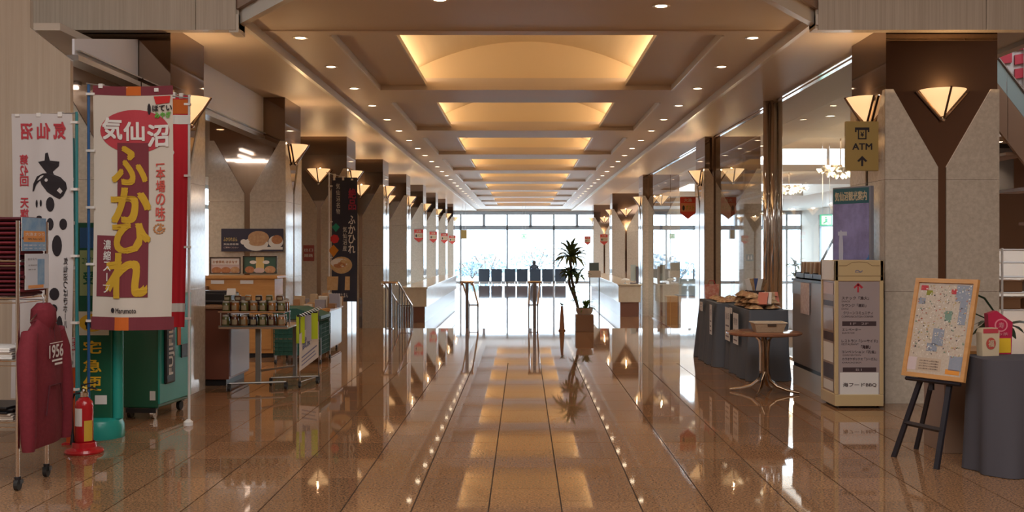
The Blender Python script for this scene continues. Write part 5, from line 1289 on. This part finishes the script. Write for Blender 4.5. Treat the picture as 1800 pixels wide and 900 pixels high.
# ============================================================ waiting seats by the end window
NAVYC = mat('seat_navy', (.035, .055, .085), .45)
def seat_proto():
    t = thing('waiting_chair', 'x', 'chair')
    MB().box(-.31, .31, -.06, .0, .12, .82).build('backrest', NAVYC, t, bevel=.03)
    MB().box(-.31, .31, -.02, .56, .33, .44).build('seat', NAVYC, t, bevel=.03)
    for s in (-1, 1):
        for y in (.0, .5): T([(s * .26, y, 0), (s * .26, y, .34)], .014, 8).build('leg', CHROME, t)
    return t
SY = 59.4; sx_ = [851, 873, 896.5, 918, 941, 962.5, 985]
side = ['first dark navy waiting chair from the left by the end window', 'second dark navy waiting chair from the left by the end window', 'third dark navy waiting chair from the left by the end window',
        'dark navy waiting chair directly left of the seated person', 'dark navy waiting chair with the person sitting in it', 'dark navy waiting chair directly right of the seated person', 'dark navy waiting chair behind the tall potted plant']
s0 = seat_proto()
for i, px in enumerate(sx_):
    o = s0 if i == 0 else copy_tree(s0, (0, 0, 0)); o.location = (PX(px, SY), SY, -.48); o['label'] = side[i]; o['group'] = 'waiting chairs by the end window'

# seated person, back to the camera, one continuous skin
def person(x, y, z):
    t = thing('person', 'person in dark clothes seated with back turned at the window', 'person', (x, y, z))
    V = [(0, .24, .56), (0, .19, .72), (0, .16, .90), (0, .17, 1.00), (0, .20, 1.07), (0, .22, 1.15), (0, .225, 1.22),
         (-.09, .26, .50), (-.11, .62, .52), (-.11, .66, .10), (-.11, .78, .05), (.09, .26, .50), (.11, .62, .52), (.11, .66, .10), (.11, .78, .05),
         (-.18, .17, .95), (-.24, .22, .70), (-.12, .45, .60), (-.07, .52, .58), (.18, .17, .95), (.24, .22, .70), (.12, .45, .60), (.07, .52, .58)]
    E = [(0, 1), (1, 2), (2, 3), (3, 4), (4, 5), (5, 6), (0, 7), (7, 8), (8, 9), (9, 10), (0, 11), (11, 12), (12, 13), (13, 14), (3, 15), (15, 16), (16, 17), (17, 18), (3, 19), (19, 20), (20, 21), (21, 22)]
    rad = [.15, .15, .16, .13, .055, .085, .07, .09, .065, .045, .04, .09, .065, .045, .04, .065, .05, .038, .03, .065, .05, .038, .03]
    me = bpy.data.meshes.new('body'); me.from_pydata(V, E, []); o = bpy.data.objects.new('body', me); COL.objects.link(o); o.parent = t
    me.materials.append(mat('coat_dark', (.06, .07, .09), .8))
    sk = o.modifiers.new('skin', 'SKIN'); ss = o.modifiers.new('sub', 'SUBSURF'); ss.levels = ss.render_levels = 2
    for i, r in enumerate(rad): me.skin_vertices[0].data[i].radius = (r, r); me.skin_vertices[0].data[i].use_root = (i == 0)
    MB().sphere((0, .222, 1.15), .098, 8, sz=1.25).build('head', mat('skin_tone', (.5, .3, .2), .6), t, smooth=True)
    MB().sphere((0, .208, 1.17), .105, 8, sz=1.15).build('hair', mat('hair_dark', (.03, .025, .025), .6), t, smooth=True)
person(PX(939, SY), SY, -.48)

# ============================================================ plants at the head of the steps
pl = thing('planter', 'square wooden planter with pale pot holding plants by the steps', 'planter', (1.10, 19.3, 0))
MB().box(-.16, .16, -.16, .16, 0, .30).build('box', mat('planter_wood', (.34, .20, .12), .5), pl, bevel=.006); MB().lathe([(.12, .30), (.15, .36), (.155, .42), (.13, .42), (.12, .36)], n=18).build('pot', mat('pot_cream', (.6, .5, .42), .4), pl, smooth=True)
fe_ = thing('fern', 'bushy bright green fern in the pale pot by the steps', 'plant', (1.13, 19.3, .40))
lf = leaf_mesh(.26, .018, .9, LEAFF); leaves(fe_, lf, 44, (0, 0, 0), tilt=(-.2, 1.0), sc=(.6, 1.0))
leaves(fe_, lf, 20, (0, 0, 0), tilt=(.6, 1.2), sc=(.7, 1.0))
dr = thing('dracaena', 'tall potted dracaena tree with leafy crowns right of aisle', 'plant', (1.0, 19.45, .38))
BARK = mat('bark_brown', (.16, .12, .09), .8)
trunks = [[(0, 0, 0), (-.06, .01, .25), (-.12, .0, .55), (-.14, 0, .80), (-.13, 0, 1.02)], [(-.02, 0, .1), (-.10, .02, .3), (-.16, .03, .45), (-.17, .02, .62)], [(-.08, 0, .4), (-.03, -.02, .5), (.0, -.03, .62)]]
for tr in trunks: T(tr, [.028, .026, .024, .022, .02][:len(tr)], 8).build('trunk', BARK, dr, smooth=True)
LEAFG2 = mat('leaf_dracaena', (.17, .24, .09), .45)
ld = leaf_mesh(.50, .034, .85, LEAFG2); ld2 = leaf_mesh(.34, .03, .8, mat('leaf_mid', (.11, .20, .07), .45))
leaves(dr, ld, 60, (-.13, 0, .95), tilt=(-.5, .9), sc=(.6, 1.0)); leaves(dr, ld, 14, (-.13, 0, 1.0), tilt=(.7, 1.2), sc=(.6, .85))
leaves(dr, ld2, 40, (-.13, 0, .66), tilt=(-.4, .8), sc=(.6, 1.0)); leaves(dr, ld2, 22, (0, -.03, .60), tilt=(-.4, .8), sc=(.5, .9)); leaves(dr, ld2, 22, (-.17, .02, .62), tilt=(-.4, .8), sc=(.5, .9))
leaves(dr, ld2, 16, (-.10, 0, .34), tilt=(-.4, .6), sc=(.35, .6)); leaves(dr, ld2, 14, (-.04, 0, .16), tilt=(-.4, .6), sc=(.35, .6))
cv = thing('cone_vase', 'slim orange brown cone vase with small sprig by the steps', 'vase', (.70, 19.4, 0))
MB().lathe([(.065, 0), (.065, .015), (.05, .03), (.022, .44), (.016, .45)], n=16).build('cone', mat('cone_terracotta', (.45, .22, .13), .5), cv, smooth=True)
leaves(cv, leaf_mesh(.11, .014, .8, LEAFG), 10, (0, 0, .45), tilt=(-.2, .9))

# ============================================================ marble counters on the lower floor
MARB = mat('counter_marble', (.62, .52, .40), .18, noise=(6, (.72, .64, .52), 1)); BASEB = mat('counter_base', (.22, .10, .07), .3)
for (x0, x1, y0, y1, l_) in ((-3.24, -2.57, 28.4, 41, 'long pale marble reception counter along the left columns'), (2.74, 3.38, 30.8, 44, 'long pale marble reception counter along the right columns')):
    t = thing('reception_counter', l_, 'counter', ((x0 + x1) / 2, y0, -.48)); a = (x1 - x0) / 2
    k = 5; L_ = (y1 - y0) / k
    for i in range(k): B(-a, a, L_ * i + .005, L_ * (i + 1) - .005, .42, .90).build('panel', MARB, t)
    B(-a - .03, a + .03, -.03, y1 - y0 + .03, .90, .94).build('top', MARB, t, bevel=.006); B(-a + .05, a - .05, .04, y1 - y0 - .04, 0, .42).build('base', BASEB, t)
ms = thing('monitor', 'dark backed monitor at near end of right marble counter', 'monitor', (3.24, 31.3, .46))
B(-.10, .06, -.01, .0, .08, .55).build('screen', mat('screen_pale', (.5, .58, .58), .2), ms); B(.06, .13, -.04, .03, .03, .50).build('case', mat('case_slate', (.14, .13, .17), .4), ms); B(-.12, .12, -.08, .08, 0, .03).build('foot', mat('case_slate', (.14, .13, .17), .4), ms)
dk_ = thing('desk_lamp', 'small white lamp on the right marble counter', 'lamp', (2.98, 31.2, .46)); MB().lathe([(.05, 0), (.05, .02), (.01, .03), (.01, .10)], n=12).build('foot', WHITE, dk_); MB().lathe([(.13, .10), (.10, .14), (.03, .16)], n=14).build('shade', WHITE, dk_, smooth=True)
le = thing('lectern', 'small desk with dark monitor left of the right counter', 'desk', (2.32, 35.0, -.48))
B(-.2, .2, -.15, .15, 1.02, 1.24).build('drawer_box', mat('desk_cream', (.55, .45, .36), .4), le); MB().box(-.17, -.14, -.12, .12, 0, 1.02).box(.14, .17, -.12, .12, 0, 1.02).build('leg', BLACK, le); B(-.17, .15, -.02, .02, 1.24, 1.50).build('screen', mat('screen_dark', (.10, .13, .13), .3), le)
wc = thing('cabinet', 'brown wooden cabinet right of the third right column', 'cabinet', (3.86, 27.9, -.48)); B(-.14, .14, -.2, .2, 0, .70).build('body', WOOD, wc); B(-.15, .15, -.21, .21, .70, .73).build('top', WOOD, wc)
wl = thing('reception_counter', 'low white counter with dark slot seen through glass at right', 'counter', (4.45, 28.0, -.48)); B(-.4, .9, -.1, .5, 0, .72).build('body', WHITE, wl); B(-.42, .92, -.12, .52, .72, .75).build('top', mat('top_blue', (.35, .45, .6), .2), wl); B(-.08, -.02, -.105, -.1, .3, .5).build('slot', mat('slot', (.15, .13, .1), .5), wl)
gsn = thing('glass_screen', 'clear upright glass screen on the low white counter', 'screen', (4.5, 28.2, .27)); B(-.4, .7, 0, .01, 0, .42).build('pane', mat('screen_pale', (.5, .58, .58), .2), gsn)

# ============================================================ hung pennants and signs
PR = mat('pennant_red', (.62, .07, .05), .7); PY_ = mat('pennant_cream', (.62, .45, .33), .7)
def pennant(x0, x1, z0, z1, Y, label, ground, rod=None):
    t = thing('pennant', label, 'pennant', ((x0 + x1) / 2, Y, z0), 0, 'red pennants hung by the columns'); a = (x1 - x0) / 2; h = z1 - z0
    MB().prism([(-a, h), (-a, h * .28), (0, 0), (a, h * .28), (a, h)], -.004, .004, axis='y').build('cloth', PR, t)
    mp = plane_map((0, -.004, 0), (1, 0, 0), (0, 0, 1), (0, -1, 0), .002)
    Print(mp).rect(-a * .92, a * .92, h * .34, h * .72).build('print', ground, t)
    Print(plane_map((0, -.004, 0), (1, 0, 0), (0, 0, 1), (0, -1, 0), .004)).ell(-a * .55, h * .5, a * .16, h * .12, 10, 1).build('print', BLK_P, t)
    Print(plane_map((0, -.004, 0), (1, 0, 0), (0, 0, 1), (0, -1, 0), .004)).text('ポスト', -a * .3, a * .8, h * .42, h * .62, .03).build('lettering', mat('pennant_olive', (.35, .3, .05), .6), t)
    Print(plane_map((0, -.004, 0), (1, 0, 0), (0, 0, 1), (0, -1, 0), .004)).text('大漁', -a * .5, a * .5, h * .78, h * .93, .03).build('lettering', PY_, t)
    T([(-a, 0, h), (rod if rod else a, 0, h)], .008, 6).build('rod', STEEL, t)
pennant(3.09, 3.40, 2.07, 2.51, 21.1, 'red and orange pennant beside the second right column', mat('pennant_orange', (.66, .25, .12), .7), .24)
pennant(3.06, 3.36, 1.62, 2.05, 42.6, 'small red pennant beside the fourth right column', PY_, .27)
pennant(3.08, 3.38, 1.65, 2.08, 53.8, 'small red pennant beside the farthest right column', PY_, .25)
for (a, b, c_, d, k, nm) in ((728, 744, 403, 426, 5, 'sixth'), (755, 768, 407, 427, 6, 'seventh'), (775, 787, 410, 428, 7, 'eighth'), (789, 801, 414, 429, 8, 'ninth')):
    Y = LY[k] - .57; pennant(PX(a, Y), PX(b, Y), PZ(d, Y), PZ(c_, Y), Y, 'red edged cream pennant on the front of the %s left column' % nm, PY_)
def hang_sign(name, label, px, py, w_, h_, Y, ztop, m_, draw=None, cat='sign'):
    t = thing(name, label, cat, (PX(px, Y), Y, PZ(py, Y))); B(-w_, w_, -.03, .03, -h_, h_).build('box', m_, t)
    MB().tube([(-w_ * .6, 0, h_), (-w_ * .6, 0, ztop - PZ(py, Y))], .006, 5).build('rod', STEEL, t); MB().tube([(w_ * .6, 0, h_), (w_ * .6, 0, ztop - PZ(py, Y))], .006, 5).build('rod', STEEL, t)
    if draw: draw(t)
GRE = emis('exit_green', (.05, .55, .28), 1.0)
def run_fig(t):
    f = plane_map((0, -.03, 0), (1, 0, 0), (0, 0, 1), (0, -1, 0), .003)
    Print(f).rect(-.10, .10, -.09, .09).build('print', mat('exit_white', (.8, .85, .8), .5, emit=(.8, 1, .85), estr=.6), t)
    Print(plane_map((0, -.03, 0), (1, 0, 0), (0, 0, 1), (0, -1, 0), .005)).ell(-.01, .055, .018, .018, 10, 1).poly([(-.03, .03), (.03, .03), (.02, -.02), (.07, -.06), (.05, -.075), (-.0, -.04), (-.06, -.075), (-.07, -.055), (-.02, -.02)]).build('figure', GRE, t)
hang_sign('exit_sign', 'small green and white exit sign before the end window', 921, 415, .13, .12, 52.2, HT, GRE, run_fig)
hang_sign('hanging_sign', 'small gold box sign hanging left of the end window', 815.5, 412, .14, .22, 52.2, HC, GOLD)
hang_sign('exit_sign', 'green running figure exit sign in the lounge', 1452, 387, .12, .115, 22, HC, GRE, run_fig)
nt_ = thing('notice', 'small blue toilet notice on the second right column', 'notice', (PX(1318, 20.57), 20.57, PZ(459, 20.57))); B(-.07, .07, 0, .01, 0, .13).build('plate', mat('notice_blue', (.25, .35, .4), .4), nt_)
Print(plane_map((0, 0, 0), (1, 0, 0), (0, 0, 1), (0, -1, 0), .002)).ell(-.025, .095, .012, .012, 10, 1).rect(-.04, -.01, .03, .08).ell(.03, .095, .012, .012, 10, 1).rect(.015, .045, .03, .08).build('lettering', WHITE, nt_)

# ============================================================ lounge beyond the glass
CRY = emis('crystal_light', (1.0, .72, .42), 4.5); CRYG = mat('crystal', (.8, .75, .65), .1, spec=.8)
def chandelier(x, y, z, r, label, ztop=HC):
    t = thing('chandelier', label, 'chandelier', (x, y, z)); T([(0, 0, .1), (0, 0, ztop - z)], .012, 6).build('stem', BRS, t); MB().lathe([(r * .5, .10), (r * .55, .13), (.03, .16)], n=20).build('hub', BRS, t)
    n_ = 0
    for ring_, (rr_, zz, k) in enumerate(((r, .0, 14), (r * .68, .06, 10), (r * .62, -.08, 10), (r * .25, -.12, 5))):
        for i in range(k):
            a = 2 * pi * i / k + ring_ * .3
            MB().tube([(math.cos(a) * r * .3, math.sin(a) * r * .3, .11), (math.cos(a) * rr_, math.sin(a) * rr_, zz)], .006, 5).build('arm', BRS, t) if ring_ == 0 else None
            MB().lathe([(.012, 0), (.055, .06), (.06, .075)], (math.cos(a) * rr_, math.sin(a) * rr_, zz), 8).build('shade', CRY if i % 2 else CRYG, t)
    light('chandelier_light', 'POINT', (x, y, z - .2), 25, (1, .75, .45), shadow_soft_size=.25)
chandelier(6.23, 21, 2.98, .42, 'large lit crystal chandelier nearest in the lounge')
chandelier(7.55, 30.4, 3.14, .5, 'lit crystal chandelier farther back in the lounge')
chandelier(8.7, 38.5, 3.2, .5, 'farthest small lit chandelier in the lounge', 4.95)
er = thing('escalator', 'dark escalator handrails rising behind the lounge glass', 'escalator', (7.9, 29.5, -.48))
for dx in (0, .62):
    T([(dx, 0, .95), (dx + .16, 0, 1.3), (dx + 1.7, 0, 4.2)], .035, 8).build('handrail', BLACK, er, smooth=True)
    MB().prism([(dx + .05, .5), (dx + .12, 1.2), (dx + 1.62, 4.1), (dx + 1.75, 3.6)], -.005, .005, axis='y').build('glass_panel', GL, er)
B(-.1, .8, -.1, .6, 0, .9).build('base', mat('esc_grey', (.4, .4, .42), .4), er)
lpn = thing('potted_plant', 'small leafy plant in a pot in the lounge', 'plant', (PX(1398, 20), 20, 0)); MB().lathe([(.12, 0), (.17, .35), (.14, .35)], n=16).build('pot', WHITE, lpn); T([(0, 0, .3), (0, 0, 1.15)], .012, 6).build('stem', BARK, lpn)
leaves(lpn, ld2, 20, (0, 0, 1.15), tilt=(-.2, 1.0), sc=(.6, .9)); leaves(lpn, ld2, 16, (0, 0, .95), tilt=(-.2, .9), sc=(.5, .8))

# ============================================================ stair, screens and rack at the right edge
stw = thing('staircase', 'brown panelled stair flank descending at the top right edge', 'stair', (5.25, 13.0, 0))
def zt_(x): return 4.17 - 1.3 * (x - 5.25) 
for i in range(7):
    a, b = 5.25 + .32 * i, 5.25 + .32 * (i + 1) - .006
    MB().prism([(a - 5.25, zt_(a) - .55), (b - 5.25, zt_(b) - .55), (b - 5.25, zt_(b)), (a - 5.25, zt_(a))], 0, .05, axis='y').build('panel', BROWNW, stw)
    if i < 6: MB().prism([(a - 5.25, zt_(a) + .02), (b - 5.25, zt_(b) + .02), (b - 5.25, zt_(b) + .30), (a - 5.25, zt_(a) + .30)], .02, .03, axis='y').build('balustrade_panel', mat('bal_glass', (.35, .48, .52), .1), stw)
    B(a - 5.25, b - 5.25, .05, 1.1, zt_(b) - .3, zt_(b) - .26).build('tread', BROWNW, stw)
MB().tube([(0, .025, zt_(5.25) + .33), (2.2, .025, zt_(7.45) + .33)], .02, 6).build('handrail', DSTEEL, stw)
rs_ = thing('lattice_screen', 'red lattice screen with white posts above the stair', 'screen', (5.42, 14.4, 3.4))
REDS = mat('screen_red', (.35, .02, .04), .5)
for i in range(14):
    for j in range(8):
        if (i + j) % 7 == 6: continue
        x = i * .24; z = j * .19; MB().prism([(x, z), (x + .20, z + .03), (x + .20, z + .16), (x, z + .13)], 0, .03, axis='y').build('tile', REDS, rs_)
for i in range(5): B(-.03 + .84 * i * .8, .03 + .84 * i * .8, -.03, .0, 0, 1.8).build('post', WHITE, rs_)
B(-.1, 3.4, .03, .06, -.05, 1.8).build('backing', mat('screen_back', (.45, .42, .42), .6), rs_); B(-.1, 3.4, -.03, .4, -.1, -.05).build('sill', BROWNW, rs_)
struct('wall_soffit', MB().box(5.3, 9.0, 14.2, 15.9, 2.98, 3.10), WALLC)
sp2 = thing('grey_cabinet', 'grey wall cabinet under the soffit at right edge', 'cabinet', (6.65, 15.4, 2.30)); B(-.35, .32, -.2, .5, 0, .62).build('body', mat('cab_grey', (.18, .18, .20), .5), sp2); B(-.36, .33, -.21, .5, .62, .68).build('top', BLACK, sp2)
rk2 = thing('display_rack', 'white tube display rack with brown baskets at right edge', 'rack', (6.1, 12.6, 0))
for x in (-.55, .55):
    for y in (-.2, .2): T([(x, y, 0), (x, y, 1.50)], .014, 8).build('post', WHITE, rk2)
for z in (.78, .98, 1.16, 1.33, 1.48):
    m = MB()
    for y in (-.2, -.1, 0, .1, .2): m.tube([(-.55, y, z), (.55, y, z)], .009, 5)
    for x in (-.55, .55): m.tube([(x, -.2, z), (x, .2, z)], .009, 5)
    m.build('shelf', WHITE, rk2)
for k, (x, z) in enumerate(((-.42, .79), (-.15, .79), (.12, .79), (-.40, .99), (-.05, .99), (.2, 1.17))):
    o = MB().box(-.11, .11, -.15, .15, 0, .12).box(-.12, .12, -.16, .16, .12, .135).build('brown_basket', GOODS[3], bevel=.01); o.location = (6.1 + x, 12.6, z); tag(o, 'brown basket on the white tube rack at right edge', 'basket', 'baskets on the white rack')
downlight(6.62, 14.9, 2.98 - .003, 'recessed downlight in the soffit at the right edge', 'downlight at right edge', 15)
